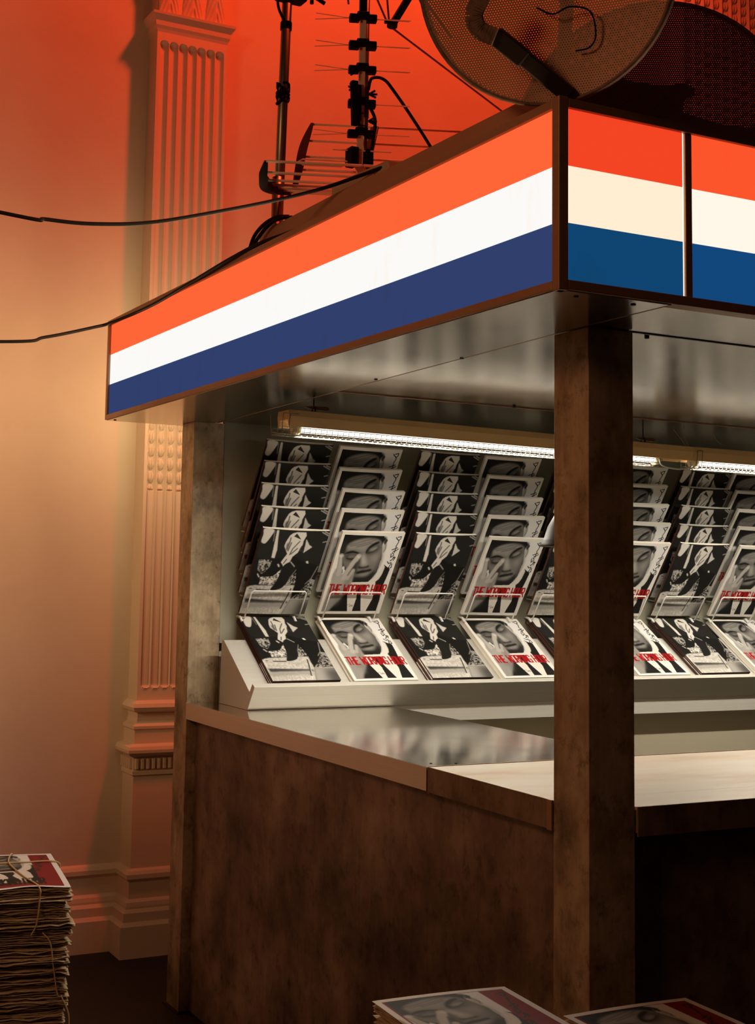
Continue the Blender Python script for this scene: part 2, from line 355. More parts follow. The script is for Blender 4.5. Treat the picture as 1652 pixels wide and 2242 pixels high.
MB().box(.02, KX, .02, 2.45, ZS + .012, ZS + .02).build('soffit_backing', 'darkmetal', CA)
for x, y in ((.06, .03), (.19, .03), (.44, .275), (.27, .70), (.275, 1.1), (.9, 1.36), (.02, LF - .04), (.60, .03)):
    MB().lathe([(.0, ZS - .004), (.0045, ZS - .004), (.005, ZS - .0015), (.005, ZS + .004)], 10, (x, y, 0)).build('screw', 'darkmetal', CA)
# the light the box throws (its tubes lie behind the printed sheets)
def boxlight(name, loc, target, sx, sy, e, col):
    o = lamp(name, 'AREA', loc, target, e, col, shape='RECTANGLE', size=sx, size_y=sy); return o
bl = boxlight('light_box_side_glow', (-.012, 1.235, 2.115), (-1, 1.235, 2.115), 2.40, .30, 20, (1.0, .64, .33))
bl.rotation_euler = Matrix(((0, 0, 1), (1, 0, 0), (0, 1, 0))).to_euler()       # long side along the sheet, shining to the left
br = boxlight('assumed_rear_glow', (.34, LF + .006, 2.115), (.34, 4, 2.115), .60, .29, 2.6, (1.0, .67, .29))  # added light for the assumed open rear, brightening the wall behind
bf = boxlight('light_box_front_glow', (1.4, -.012, 2.115), (1.4, -1, 2.115), 2.6, .30, 7, (1.0, .72, .45))

# posts
PX, PY, PW, PD = .2607, .2416, .1128, .1082
for px, py, lb in ((PX, PY, 'stained brown metal corner post nearest the camera, holding up the canopy'), (PX, 2.2946, 'weathered post at the far left end of the counter, lit from inside the kiosk')):
    w = .0025; t = thing('kiosk_post', lb, 'post', (px + PW / 2, py + PD / 2, 0))
    b = MB().box(px, px + PW, py, py + PD, .004, ZS - .002); b.build('shaft', 'post', t, bevel=.0015)
    MB().box(px - .01, px + PW + .01, py - .01, py + PD + .01, 0, .004).build('base_plate', 'darkmetal', t)
# counters
CX1 = .885
t = thing('side_counter_top', 'brushed aluminium side counter top with folded edge, left of the opening', 'counter', (.57, 1.5, 1.0))
MB().box(PX - .002, CX1, .812, 2.2926, .992, 1.0).build('top_sheet', 'alu', t, bevel=.0012)
MB().box(PX - .004, PX - .001, .812, 2.285, .946, .9995).build('side_fold', 'alu', t)
MB().box(CX1 - .003, CX1, .845, 2.03, .946, .992).build('inner_fold', 'alu', t)
MB().box(PX, CX1 - .004, .815, 2.285, .950, .992).build('core', 'wood', t)
MB().box(PX - .004, PX + .05, 2.2855, 2.2895, .946, .9995).build('end_cap', 'wire', t)
for x, y in ((.30, .86), (.36, .845)): MB().lathe([(0, 1.0012), (.003, 1.0012), (.0035, 1.0)], 10, (x, y, 0)).build('screw', 'darkmetal', t)
t = thing('front_counter_top', 'worn pale counter top with stained brown edge behind the near post', 'counter', (1.6, .53, 1.0))
MB().box(PX + .001, KX, PY + .001 + PD, .806, .994, 1.001).build('top_sheet', 'fronttop', t, bevel=.001)
MB().box(PX + PW + .001, KX, PY - .004, PY + .001 + PD, .994, 1.001).build('top_sheet', 'fronttop', t, bevel=.001)
MB().box(PX - .003, PX, PY + PD + .001, .808, .944, 1.001).build('edge_strip', 'cedge', t)
MB().box(PX - .0045, PX - .003, PY + PD + .001, PY + PD + .016, .942, 1.001).build('corner_trim', 'frame', t)
MB().box(PX, KX, .8065, .8095, .940, 1.0025).build('joint_strip', 'wood', t)
MB().box(PX + PW + .002, KX, PY - .007, PY - .004, .944, 1.001).build('edge_strip', 'cedge', t)
MB().box(PX + PW + .004, KX, PY, .805, .950, .993).build('core', 'wood', t)
t = thing('back_counter_top', 'shallow metal back counter top under the sloping magazine shelf', 'counter', (1.9, 2.15, 1.0))
MB().box(CX1 + .001, KX, 2.020, 2.2926, .992, 1.0).build('top_sheet', 'shelf', t)
MB().box(CX1 + .001, KX, 2.017, 2.020, .946, 1.0).build('front_fold', 'shelf', t)
t = thing('counter_base', 'stained brown metal counter base panels under the counter tops', 'counter base', (1.5, 1.2, 0))
MB().box(PX + .035, PX + .045, PY + PD, 2.29, .006, .945).build('side_panel', 'cpanel', t)
MB().box(PX + PW, KX, PY + .03, PY + .04, .006, .943).build('front_panel', 'cpanel', t)
MB().box(.86, .87, .80, 2.06, .006, .943).build('inner_panel', 'inner', t)
MB().box(.88, KX, .80, .81, .006, .943).build('inner_panel', 'inner', t)
MB().box(.872, KX, 2.062, 2.072, .006, .944).build('back_inner_panel', 'inner', t)
# sloping magazine shelf
t = thing('magazine_shelf', 'folded aluminium sloping shelf holding the row of lying magazines', 'shelf', (1.7, 2.1, 1.0))
sh = [(2.242, 1.0005), (2.232, 1.209), (2.214, 1.209), (2.003, 1.059), (1.9835, 1.0865), (1.9665, 1.0768), (2.0165, 1.0005)]
MB().prism(sh, 0, .355, KX - .1).build('tray', 'shelf', t, bevel=.0008)
# display board with its white wire holders
BD = thing('display_board', 'grey green back board of the kiosk with white wire magazine holders', 'board', (1.7, 2.3, 1.0))
MB().box(PX + PW + .001, KX, 2.297, 2.312, .945, ZS + .0125).build('panel', 'board', BD)
MB().box(PX + PW + .001, KX, 2.2945, 2.2968, 1.17, 1.195).build('rail', 'black', BD)
# ------------------------------------------------------------------ printed covers, drawn as small pictures held in colour attributes
GW, GH = 156, 204                                   # cells of the printed sheet
class Art:
    def __init__(s, w=GW, h=GH, ss=2, base=.75):
        s.w, s.h = w * ss, h * ss; s.ss = ss; s.im = np.full((s.h, s.w, 3), base, float)
        s.u, s.v = np.meshgrid((np.arange(s.w) + .5) / s.w, (np.arange(s.h) + .5) / s.h); s.H = None
    def quad(s, c):                                  # reference corners (tl, tr, br, bl) -> unit square
        src = np.array(c, float); dst = np.array([(0, 0), (1, 0), (1, 1), (0, 1)], float); A = []; B = []
        for (x, y), (u, v) in zip(src, dst):
            A += [[x, y, 1, 0, 0, 0, -u * x, -u * y], [0, 0, 0, x, y, 1, -v * x, -v * y]]; B += [u, v]
        s.H = np.append(np.linalg.solve(np.array(A), np.array(B)), 1).reshape(3, 3); return s
    def m(s, pts):
        P = np.array(pts, float)
        if s.H is None: return P
        q = np.c_[P, np.ones(len(P))] @ s.H.T; return q[:, :2] / q[:, 2:]
    def blur(s, a, r):
        k = int(round(r * s.w))
        if k < 1: return a
        for _ in range(2):
            for ax in (0, 1):
                p = np.pad(a, [(k + 1, k) if i == ax else (0, 0) for i in range(2)], mode='edge'); c = np.cumsum(p, ax)
                n = a.shape[ax]; i1 = np.arange(2 * k + 1, 2 * k + 1 + n); i0 = np.arange(0, n)
                a = (np.take(c, i1, ax) - np.take(c, i0, ax)) / (2 * k + 1)
        return a
    def mask(s, P):
        x, y = s.u, s.v; ins = np.zeros(x.shape, bool); j = len(P) - 1
        for i in range(len(P)):
            (xi, yi), (xj, yj) = P[i], P[j]
            if yi != yj: ins ^= ((yi > y) != (yj > y)) & (x < (xj - xi) * (y - yi) / (yj - yi) + xi)
            j = i
        return ins.astype(float)
    def put(s, a, col):
        c = np.array(col if isinstance(col, tuple) else (col * 1.04, col, col * .93)); s.im = s.im * (1 - a[..., None]) + c * a[..., None]
    def poly(s, pts, col, soft=0., smooth=False, alpha=1., speck=0.):
        if smooth:
            n = len(pts); Q = []
            for i in range(n):
                a, b, c, d = (np.array(pts[(i + k - 1) % n], float) for k in range(4))
                for t in (0, .25, .5, .75): Q.append(.5 * (2 * b + (c - a) * t + (2 * a - 5 * b + 4 * c - d) * t * t + (3 * b - a - 3 * c + d) * t ** 3))
            pts = Q
        a = s.mask(s.m(pts)); a = s.blur(a, soft) if soft else a
        if speck:
            g = NR.random(a.shape); g = s.blur(g, .006) ; g = np.clip((g - g.mean()) / g.std() * .35 + .5, 0, 1)
            c = np.clip(col * (1 + speck * (g - .5) * 2), .01, .9); a3 = a[..., None] * alpha
            s.im = s.im * (1 - a3) + np.stack([c * 1.04, c, c * .93], -1) * a3
        else: s.put(a * alpha, col)
    def line(s, pts, wd, col, soft=0., alpha=1.):     # wd is a share of the cover's width
        P = s.m(pts); asp = s.h / s.w; d = np.full(s.u.shape, 9.)
        for (x0, y0), (x1, y1) in zip(P[:-1], P[1:]):
            dx, dy = x1 - x0, (y1 - y0) * asp; px, py = s.u - x0, (s.v - y0) * asp
            t = np.clip((px * dx + py * dy) / max(dx * dx + dy * dy, 1e-9), 0, 1); d = np.minimum(d, np.hypot(px - t * dx, py - t * dy))
        a = np.clip((wd / 2 - d) * s.w + .5, 0, 1); a = s.blur(a, soft) if soft else a; s.put(a * alpha, col)
    def out(s):
        k = s.ss; return s.im.reshape(s.h // k, k, s.w // k, k, 3).mean((1, 3))
GL = {'T': [[(0, 0), (1, 0)], [(.5, 0), (.5, 1)]], 'H': [[(0, 0), (0, 1)], [(1, 0), (1, 1)], [(0, .5), (1, .5)]], 'E': [[(1, 0), (0, 0), (0, 1), (1, 1)], [(0, .5), (.8, .5)]],
      'W': [[(0, 0), (.22, 1), (.5, .3), (.78, 1), (1, 0)]], 'O': [[(0, .1), (.2, 0), (.8, 0), (1, .1), (1, .9), (.8, 1), (.2, 1), (0, .9), (0, .1)]],
      'R': [[(0, 1), (0, 0), (.8, 0), (1, .12), (1, .4), (.8, .5), (0, .5)], [(.5, .5), (1, 1)]], 'K': [[(0, 0), (0, 1)], [(1, 0), (0, .55), (1, 1)]],
      'I': [[(.5, 0), (.5, 1)]], 'N': [[(0, 1), (0, 0), (1, 1), (1, 0)]], 'G': [[(1, .2), (.8, 0), (.2, 0), (0, .1), (0, .9), (.2, 1), (1, 1), (1, .55), (.6, .55)]],
      'U': [[(0, 0), (0, .9), (.2, 1), (.8, 1), (1, .9), (1, 0)]], 'L': [[(0, 0), (0, 1), (1, 1)]], 'Y': [[(0, 0), (.5, .5), (1, 0)], [(.5, .5), (.5, 1)]]}
WID = {'I': .35, 'W': 1.35, ' ': .55}
def text(A, s, u0, u1, v0, v1, wd, col, slant=.0):
    H = A.H; A.H = None; tot = sum(WID.get(c, 1.) for c in s); x = u0; k = (u1 - u0) / tot
    for c in s:
        w = WID.get(c, 1.) * k
        for st in GL.get(c, []): A.line([(x + w * (.14 + .72 * p) + slant * (1 - q) * (v1 - v0), v0 + (v1 - v0) * q) for p, q in st], wd, col)
        x += w
    A.H = H
def kana(A, col, wd=.011):                            # the brushed title ワーキング・アワー running down the right side
    for st in ([(1358, 332), (1372, 358), (1392, 378)], [(1385, 332), (1442, 324), (1428, 360), (1390, 392)], [(1398, 402), (1350, 472)], [(1283, 524), (1330, 512), (1374, 498)],
               [(1302, 552), (1350, 540), (1384, 520)], [(1352, 482), (1335, 530), (1318, 574)], [(1290, 570), (1304, 592)], [(1268, 585), (1258, 640), (1276, 632), (1312, 606)],
               [(1308, 632), (1290, 668), (1262, 690)], [(1322, 640), (1332, 652)], [(1300, 650), (1322, 655), (1300, 690)], [(1250, 690), (1256, 694)], [(1205, 705), (1222, 735), (1262, 722)],
               [(1262, 735), (1240, 770), (1222, 792)], [(1275, 745), (1262, 800), (1240, 806)], [(1215, 800), (1232, 806)]):
        A.line(st, wd, col)
def face_art(title=True):
    A = Art(base=.76).quad([(475, 175), (1510, 270), (1060, 1470), (80, 1470)])
    sk = .165
    # hair, head, neck
    A.poly([(505, 228), (1165, 292), (1158, 360), (1128, 440), (1110, 660), (1030, 860), (950, 950), (880, 1010), (620, 1000), (420, 640), (432, 480)], .016)
    A.poly([(520, 340), (700, 310), (960, 300), (1090, 340), (1130, 430), (1128, 560), (1085, 720), (1020, 850), (940, 920), (830, 948), (700, 925), (600, 830), (470, 700), (435, 560), (455, 440)], sk, .012, True)
    A.poly([(560, 400), (760, 330), (980, 320), (1060, 360), (900, 440), (840, 520), (700, 480), (540, 480)], .29, .03, True, .9)
    A.poly([(505, 228), (1165, 292), (1150, 400), (1090, 345), (900, 300), (700, 330), (560, 400), (480, 520), (432, 520), (460, 380)], .012, .014, True)
    A.poly([(432, 470), (500, 330), (540, 420), (520, 560), (480, 600), (430, 560)], .022, .02, True)
    for st in ([(560, 402), (690, 384), (860, 345), (1020, 315)], [(600, 424), (780, 402), (930, 368), (1030, 338)], [(700, 442), (840, 420), (960, 385)]): A.line(st, .013, .07, .006, .85)
    # brows, sockets, lids
    A.poly([(512, 548), (560, 512), (650, 500), (745, 535), (760, 565), (650, 540), (560, 552)], .010, .008, True)
    A.poly([(850, 545), (880, 480), (960, 410), (1060, 372), (1085, 395), (1000, 440), (920, 500), (880, 560)], .010, .008, True)
    A.poly([(510, 590), (600, 550), (720, 570), (745, 610), (690, 660), (560, 655)], .030, .022, True)
    A.poly([(560, 590), (630, 565), (700, 585), (660, 618), (580, 620)], .15, .014, True)
    A.poly([(870, 545), (950, 470), (1060, 430), (1085, 470), (1010, 560), (910, 575)], .040, .022, True)
    A.poly([(915, 505), (980, 465), (1050, 455), (1030, 500), (950, 522)], .27, .016, True)
    A.line([(895, 552), (965, 535), (1045, 492)], .014, .010, .004); A.line([(545, 626), (620, 636), (690, 618)], .014, .010, .004); A.line([(930, 590), (1000, 575), (1060, 530)], .010, .08, .008, .7)
    # nose, cheek, mouth
    A.poly([(780, 560), (845, 575), (880, 660), (905, 730), (870, 770), (770, 760), (745, 700)], .26, .02, True)
    A.poly([(745, 570), (790, 570), (775, 680), (745, 760), (715, 720)], .035, .022, True, .9)
    A.poly([(790, 580), (825, 585), (850, 680), (850, 720), (800, 720)], .42, .022, True)
    A.poly([(735, 752), (800, 766), (880, 752), (900, 735), (905, 775), (830, 800), (745, 792)], .014, .010, True)
    A.poly([(930, 600), (1070, 560), (1060, 660), (960, 720)], .30, .05, True, .8)
    A.poly([(1120, 560), (1135, 600), (1085, 740), (1010, 880), (940, 950), (900, 930), (990, 830), (1060, 700)], .05, .03, True, .85)
    A.poly([(640, 700), (720, 690), (720, 800), (690, 900), (630, 840)], .020, .025, True, .9)
    A.poly([(690, 852), (760, 822), (800, 806), (850, 812), (930, 802), (948, 826), (880, 852), (800, 862), (720, 872)], .014, .008, True)
    A.poly([(740, 890), (810, 872), (900, 850), (890, 880), (820, 905), (770, 908)], .24, .014, True)
    A.poly([(730, 800), (800, 792), (900, 780), (880, 800), (780, 815)], .22, .012, True, .7)
    A.poly([(700, 925), (860, 915), (1000, 830), (960, 935), (830, 990), (680, 980)], .018, .02, True)
    # ear
    A.poly([(1150, 420), (1178, 385), (1205, 400), (1195, 480), (1160, 555), (1128, 560)], .42, .006, True)
    A.line([(1160, 400), (1200, 352), (1208, 372), (1170, 420)], .022, .03, .002); A.line([(1188, 420), (1178, 500), (1145, 545)], .008, .12)
    # collar, suit, shirt, tie
    A.poly([(1150, 742), (1242, 824), (1180, 960), (1110, 1095), (1030, 1432), (850, 1432), (950, 1260), (1005, 1100), (900, 1010), (1000, 960), (1090, 850)], .014)
    A.poly([(962, 962), (1085, 840), (1150, 735), (1162, 790), (1110, 900), (1062, 965), (915, 1062), (880, 1020)], .68, .004)
    A.line([(1110, 690), (1085, 760)], .03, .45, .006)
    A.poly([(560, 1000), (1010, 1000), (1005, 1100), (955, 1260), (848, 1432), (556, 1432)], .70)
    A.poly([(690, 1040), (850, 1040), (838, 1110), (776, 1190), (772, 1432), (634, 1432), (706, 1240), (712, 1150)], .016)
    A.poly([(140, 1432), (560, 1432), (560, 1000), (500, 1000)], .013)
    # hand
    A.poly([(500, 1000), (620, 930), (560, 1100), (490, 1200), (300, 1380), (250, 1432), (138, 1432), (215, 1210), (270, 1060)], .27, .012, True)
    A.poly([(310, 900), (370, 780), (440, 800), (500, 890), (620, 800), (665, 820), (650, 920), (560, 1100), (290, 1100)], .36, .010, True)
    A.poly([(560, 900), (650, 840), (640, 930), (560, 1080), (470, 1100)], .20, .03, True, .8)
    A.line([(452, 585), (438, 690), (408, 860)], .080, .44, .006); A.line([(740, 595), (650, 700), (560, 820), (500, 930)], .080, .44, .006)
    A.line([(652, 818), (600, 880), (560, 940)], .052, .40, .006); A.line([(345, 870), (330, 940)], .055, .34, .006)
    A.line([(482, 600), (478, 740), (470, 850)], .018, .03, .005, .9); A.line([(705, 690), (610, 820), (560, 890)], .016, .04, .005, .9); A.line([(420, 600), (400, 720), (372, 840)], .010, .14, .006, .7); A.line([(590, 720), (520, 820), (470, 900)], .010, .16, .006, .7)
    A.line([(728, 600), (748, 612)], .030, .58, .006); A.line([(446, 580), (454, 592)], .030, .58, .006)
    A.poly([(466, 770), (500, 740), (512, 785), (475, 800)], .66, .003); A.line([(345, 1210), (470, 1190), (360, 1320)], .05, .14, .03, .6)
    for st in ([(560, 1345), (572, 1330)], [(600, 1322), (588, 1362), (606, 1362)], [(618, 1340), (612, 1360), (626, 1342)], [(634, 1340), (630, 1360), (644, 1360), (648, 1340)]): A.line(st, .007, .12)
    HH = A.H; A.H = None
    for p in ([(0, 0), (1, 0), (1, .035), (0, .035)], [(0, .972), (1, .972), (1, 1), (0, 1)], [(0, 0), (.045, 0), (.045, 1), (0, 1)], [(.955, 0), (1, 0), (1, 1), (.955, 1)]): A.poly(p, .76)
    if title:
        text(A, 'THE WORKING HOUR', .060, .985, .640, .752, .0230, (.36, .008, .010), -.05)
        A.H = HH; kana(A, .010, .0145)
    return A
def shoe_art():
    A = Art(base=.012).quad([(410, 140), (1530, 105), (1110, 1550), (10, 1550)])
    A.poly([(400, 120), (1560, 90), (1400, 700), (1290, 700), (900, 560), (420, 640), (300, 600)], .018, .01)
    A.poly([(430, 150), (580, 150), (520, 270), (445, 370), (400, 382), (374, 350), (410, 240)], .66, .003, True)
    A.poly([(625, 150), (658, 150), (642, 260), (622, 470), (580, 605), (532, 600), (568, 430), (600, 280)], .66, .003)
    A.line([(590, 160), (565, 330)], .012, .2, .003)
    A.poly([(880, 178), (835, 215), (765, 330), (742, 400), (770, 470), (790, 520), (730, 600), (662, 700), (720, 742), (832, 650), (880, 560), (965, 490), (1045, 360), (1062, 290), (1112, 200), (1105, 145), (960, 150)], .66, .004)
    A.poly([(898, 225), (950, 172), (1024, 272)], .03)
    for st in ([(850, 250), (830, 330), (775, 450)], [(860, 330), (800, 470)], [(1000, 300), (880, 430), (830, 530)], [(960, 420), (850, 520)], [(780, 610), (730, 680)], [(1035, 380), (1000, 440), (1050, 470)]): A.line(st, .016, .05, .003)
    A.poly([(780, 360), (830, 330), (800, 460), (770, 440)], .14, .01, True)
    A.poly([(1060, 492), (1090, 380), (1112, 258), (1165, 355), (1216, 386)], .58, .004)
    A.poly([(1112, 632), (1148, 625), (1160, 668), (1124, 674)], .72, .002)
    for st in ([(1392, 132), (1512, 192)], [(1440, 122), (1528, 160)], [(1405, 302), (1480, 285)]): A.line(st, .010, .5, .002)
    # carpet
    A.poly([(335, 650), (470, 636), (545, 660), (500, 760), (380, 880), (305, 825)], .22, .004, speck=1.1)
    A.poly([(330, 1050), (352, 930), (560, 905), (640, 800), (735, 750), (640, 930), (580, 1050)], .40, .004, speck=.8)
    A.poly([(760, 1050), (850, 900), (960, 800), (935, 1050)], .20, .004, speck=1.1)
    A.poly([(850, 1295), (1000, 1160), (1180, 990), (1290, 1000), (1240, 1295)], .17, .004, speck=1.2)
    # stone steps in front
    A.poly([(110, 1120), (200, 1075), (930, 1045), (848, 1290), (690, 1560), (0, 1560)], .50, .006, speck=.18)
    A.poly([(105, 1292), (800, 1318), (812, 1356), (95, 1372)], .025, .010); A.poly([(60, 1372), (800, 1360), (760, 1420), (40, 1460)], .30, .03)
    A.line([(295, 1142), (490, 1148)], .020, .03, .003); A.line([(180, 1130), (215, 1128)], .015, .05, .003); A.line([(150, 1130), (120, 1260)], .02, .62, .006)
    A.line([(880, 1080), (840, 1200), (650, 1535)], .018, .66, .003); A.line([(862, 1110), (800, 1240), (690, 1450)], .022, .05, .004)
    A.poly([(848, 1296), (1190, 1288), (1110, 1560), (690, 1560)], .34, .012); A.poly([(1000, 1300), (1190, 1288), (1110, 1560), (900, 1560)], .05, .06, False, .9)
    A.line([(848, 1292), (1190, 1282)], .014, .42, .004)
    for st in ([(1195, 960), (1290, 990)], [(1180, 982), (1285, 1012)], [(1205, 940), (1295, 968)]): A.line(st, .010, .55, .002)
    # black shoes
    A.poly([(548, 640), (640, 630), (725, 735), (640, 830), (560, 895), (430, 922), (365, 905), (400, 860), (500, 780)], .012, .002, True)
    A.poly([(715, 740), (840, 660), (935, 780), (950, 830), (850, 900), (780, 1000), (700, 1100), (560, 1142), (512, 1125), (620, 980)], .014, .002, True)
    A.poly([(880, 560), (1010, 640), (1290, 690), (1335, 715), (1270, 840), (1200, 950), (1060, 1100), (960, 1205), (895, 1222), (880, 1180), (930, 1020), (940, 800)], .010, .002, True)
    A.poly([(300, 820), (355, 850), (330, 1040), (110, 1110), (180, 900)], .012, .003)
    A.line([(1330, 715), (1210, 930), (1110, 1020)], .010, .38, .002, .8); A.line([(310, 885), (330, 930)], .015, .6, .003); A.line([(640, 705), (655, 735)], .02, .66, .003)
    A.line([(850, 650), (915, 725)], .012, .45, .003); A.line([(945, 780), (830, 930)], .007, .30, .003)
    return A
def red_art():
    F = face_art(False); im = F.im; A = Art(base=.70); H = A.H
    A.poly([(.045, .035), (.95, .035), (.95, .965), (.045, .965)], (.20, .010, .012))
    u = np.clip((A.u - .06) / .70, 0, 1); v = np.clip((A.v - .04) / .80, 0, 1)
    src = im[np.clip((v * .94 + .04) * F.h, 0, F.h - 1).astype(int), np.clip((u * .80 + .06) * F.w, 0, F.w - 1).astype(int)]
    k = ((A.u > .06) & (A.u < .76) & (A.v > .04) & (A.v < .84))[..., None]; A.im = np.where(k, src * .9, A.im)
    text(A, 'THE WORKING HOUR', .06, .80, .74, .90, .024, (.010, .008, .008), 0)
    A.H = np.array([[.0007, 0, 0], [0, .00095, 0], [0, 0, 1.]]); A.H[0, 2] = -.09; A.H[1, 2] = -.23; kana(A, .02, .014); A.H = H
    return A
COVW, COVH = .248, .335
def cover_mesh(name, art, m_, bow=.0, lift=.0, w=COVW, h=COVH, ragged=0.):
    """sheet of small quads in local x (across) / y (up the page); one face colour per printed dot"""
    c = art.out(); gh, gw = c.shape[:2]
    X, Y = np.meshgrid(np.linspace(0, w, gw + 1), np.linspace(h, 0, gh + 1))
    u = X / w; v = Y / h
    Z = bow * np.sin(np.pi * u) * (.35 + .65 * v) + lift * v ** 2 * (1 - u) + ragged * np.sin(9 * u + 2) * np.exp(-v * 9)
    vs, fs = grid_mesh(X, Y, Z); fs = fs[:, ::-1]
    me = bpy.data.meshes.new(name); me.from_pydata(vs.tolist(), [], fs.tolist()); me.update()
    at = me.color_attributes.new('Col', 'FLOAT_COLOR', 'CORNER')
    cc = np.concatenate([c.reshape(-1, 3), np.ones((gh * gw, 1))], 1)
    at.data.foreach_set('color', np.repeat(cc, 4, 0).astype(np.float32).ravel())
    me.polygons.foreach_set('use_smooth', [True] * len(me.polygons)); me.materials.append(MT[m_]); return me
def body_mesh(name, m_, t, bow=0., lift=0., w=COVW, h=COVH, m2=None):
    """bound page block: curved top following the cover, rounded spine side, a few page grooves at the edges"""
    n = 10; vs = []; fs = []; L = 5
    def top(u, v): return bow * math.sin(math.pi * u) * (.35 + .65 * v) + lift * v ** 2 * (1 - u)
    for k in range(L + 1):
        ins = .0008 if k % 2 else 0.
        ring = [(i / n, 0.) for i in range(n)] + [(1., j / n) for j in range(n)] + [(1 - i / n, 1.) for i in range(n)] + [(0., 1 - j / n) for j in range(n)]
        for u, v in ring:
            x = ins + (w - 2 * ins) * u; y = ins + (h - 2 * ins) * v; vs.append((x, y, top(u, v) - .0006 - t * (1 - k / L)))
    R_ = 4 * n
    for k in range(L):
        for i in range(R_): fs.append((k * R_ + i, k * R_ + (i + 1) % R_, (k + 1) * R_ + (i + 1) % R_, (k + 1) * R_ + i))
    fs.append(tuple(range(R_ - 1, -1, -1)))
    me = bpy.data.meshes.new(name); me.from_pydata(vs, [], fs); me.update(); me.materials.append(MT[m_])
    if m2:
        me.materials.append(MT[m2])
        for p in me.polygons:
            if p.center.x < .004 or p.center.y < .002: p.material_index = 1
    return me
ART_F, ART_S, ART_R = face_art(), shoe_art(), red_art()
def magazine(name, label, group, cov, body, loc, ax, ay, cat='magazine'):
    ax, ay = Vector(ax).normalized(), Vector(ay).normalized(); az = ax.cross(ay).normalized(); ay = az.cross(ax)
    t = thing(name, label, cat, loc, group); R3 = Matrix((ax, ay, az)).transposed(); t.rotation_euler = R3.to_euler()
    for nm, me in (('front_cover', cov), ('pages', body)):
        o = bpy.data.objects.new(nm, me); COL.objects.link(o); o.parent = t
    return t
cF = cover_mesh('face_cover', ART_F, 'print', .004, .003); cS = cover_mesh('shoe_cover', ART_S, 'print', .007, -.002)
bF = body_mesh('face_pages', 'pages', .009, .004, .003); bS = body_mesh('shoe_pages', 'pages', .009, .007, -.002, m2='spined')
fF = cover_mesh('face_cover_flat', ART_F, 'print', .002, .001); fS = cover_mesh('shoe_cover_flat', ART_S, 'print', .002, .0)
gF = body_mesh('face_pages_flat', 'pages', .0045, .002, .001); gS = body_mesh('shoe_pages_flat', 'pages', .0045, .002, .0, m2='spined')
ORD = ['first', 'second', 'third', 'fourth', 'fifth', 'sixth', 'seventh', 'eighth']
ROW = ['bottom row', 'second row up', 'middle row', 'fourth row up', 'top row']
LY = Vector((0, -.177, .285)).normalized()
for c in range(8):
    isF = c % 2 == 1; x0 = .4255 + .2995 * c
    for r in range(5):
        dx = NR.uniform(-.004, .004) + (.002 * r if not isF else -.003 * r); tw = NR.uniform(-.012, .012)
        z = 1.2965 + .0728 * r + (NR.uniform(-.003, .003) if r else 0)
        magazine('magazine', f"{'hand-on-face' if isF else 'black shoes'} magazine in the {ORD[c]} wall column from left, {ROW[r]}", 'magazines in the wall holders',
                 cF if isF else cS, bF if isF else bS, (x0 + dx, 2.262 + NR.uniform(-.002, .002), z), (1, 0, tw), LY + Vector((tw * .5, 0, 0)))
        # wire holder: two pegs from the board, a low loop in front of the magazine
        nrm = Vector((1, 0, 0)).cross(LY); O = Vector((x0, 2.262, 1.2965 + .0728 * r)) + nrm * .012
        L_ = O + Vector((.022, 0, 0)); R2 = O + Vector((.228, 0, 0)); h = .098
        pts = [(L_.x, 2.297, L_.z - .006), L_ - LY * .012, L_ + LY * (h - .006), L_ + LY * h + Vector((.006, 0, 0)), R2 + LY * h - Vector((.006, 0, 0)), R2 + LY * (h - .006), R2 - LY * .012, (R2.x, 2.297, R2.z - .006)]
        w_ = MB().tube(pts, .0027, 6).build('wire_holder', 'wire', BD, smooth=True)
        if r == 0:
            for X in (L_.x - .010, R2.x - .012): MB().tube([(X, 2.297, 1.286), (X, 2.268, 1.283), (X, 2.255, 1.270)], .0048, 6).build('peg', 'wire', w_, smooth=True)
# piles lying on the sloping shelf
SY = Vector((0, .211, .150)).normalized(); SN = Vector((1, 0, 0)).cross(SY)
for c in range(8):
    isF = c % 2 == 1; x0 = .4395 + .3005 * c
    n = 3 if isF else 4
    for k in range(n):
        P = Vector((x0 + NR.uniform(-.002, .002) - .002 * (n - 1 - k), 2.003, 1.059)) + SY * .020 + SN * (.0062 * (k + 1) + .0005)
        magazine('magazine', f"{'hand-on-face' if isF else 'black shoes'} magazine lying in the {ORD[c]} pile on the sloping shelf, " + ('on top' if k == n - 1 else f'{ORD[k]} from below'),
                 'magazines lying on the sloping shelf', fF if isF else fS, gF if isF else gS, P, (1, 0, 0), SY)
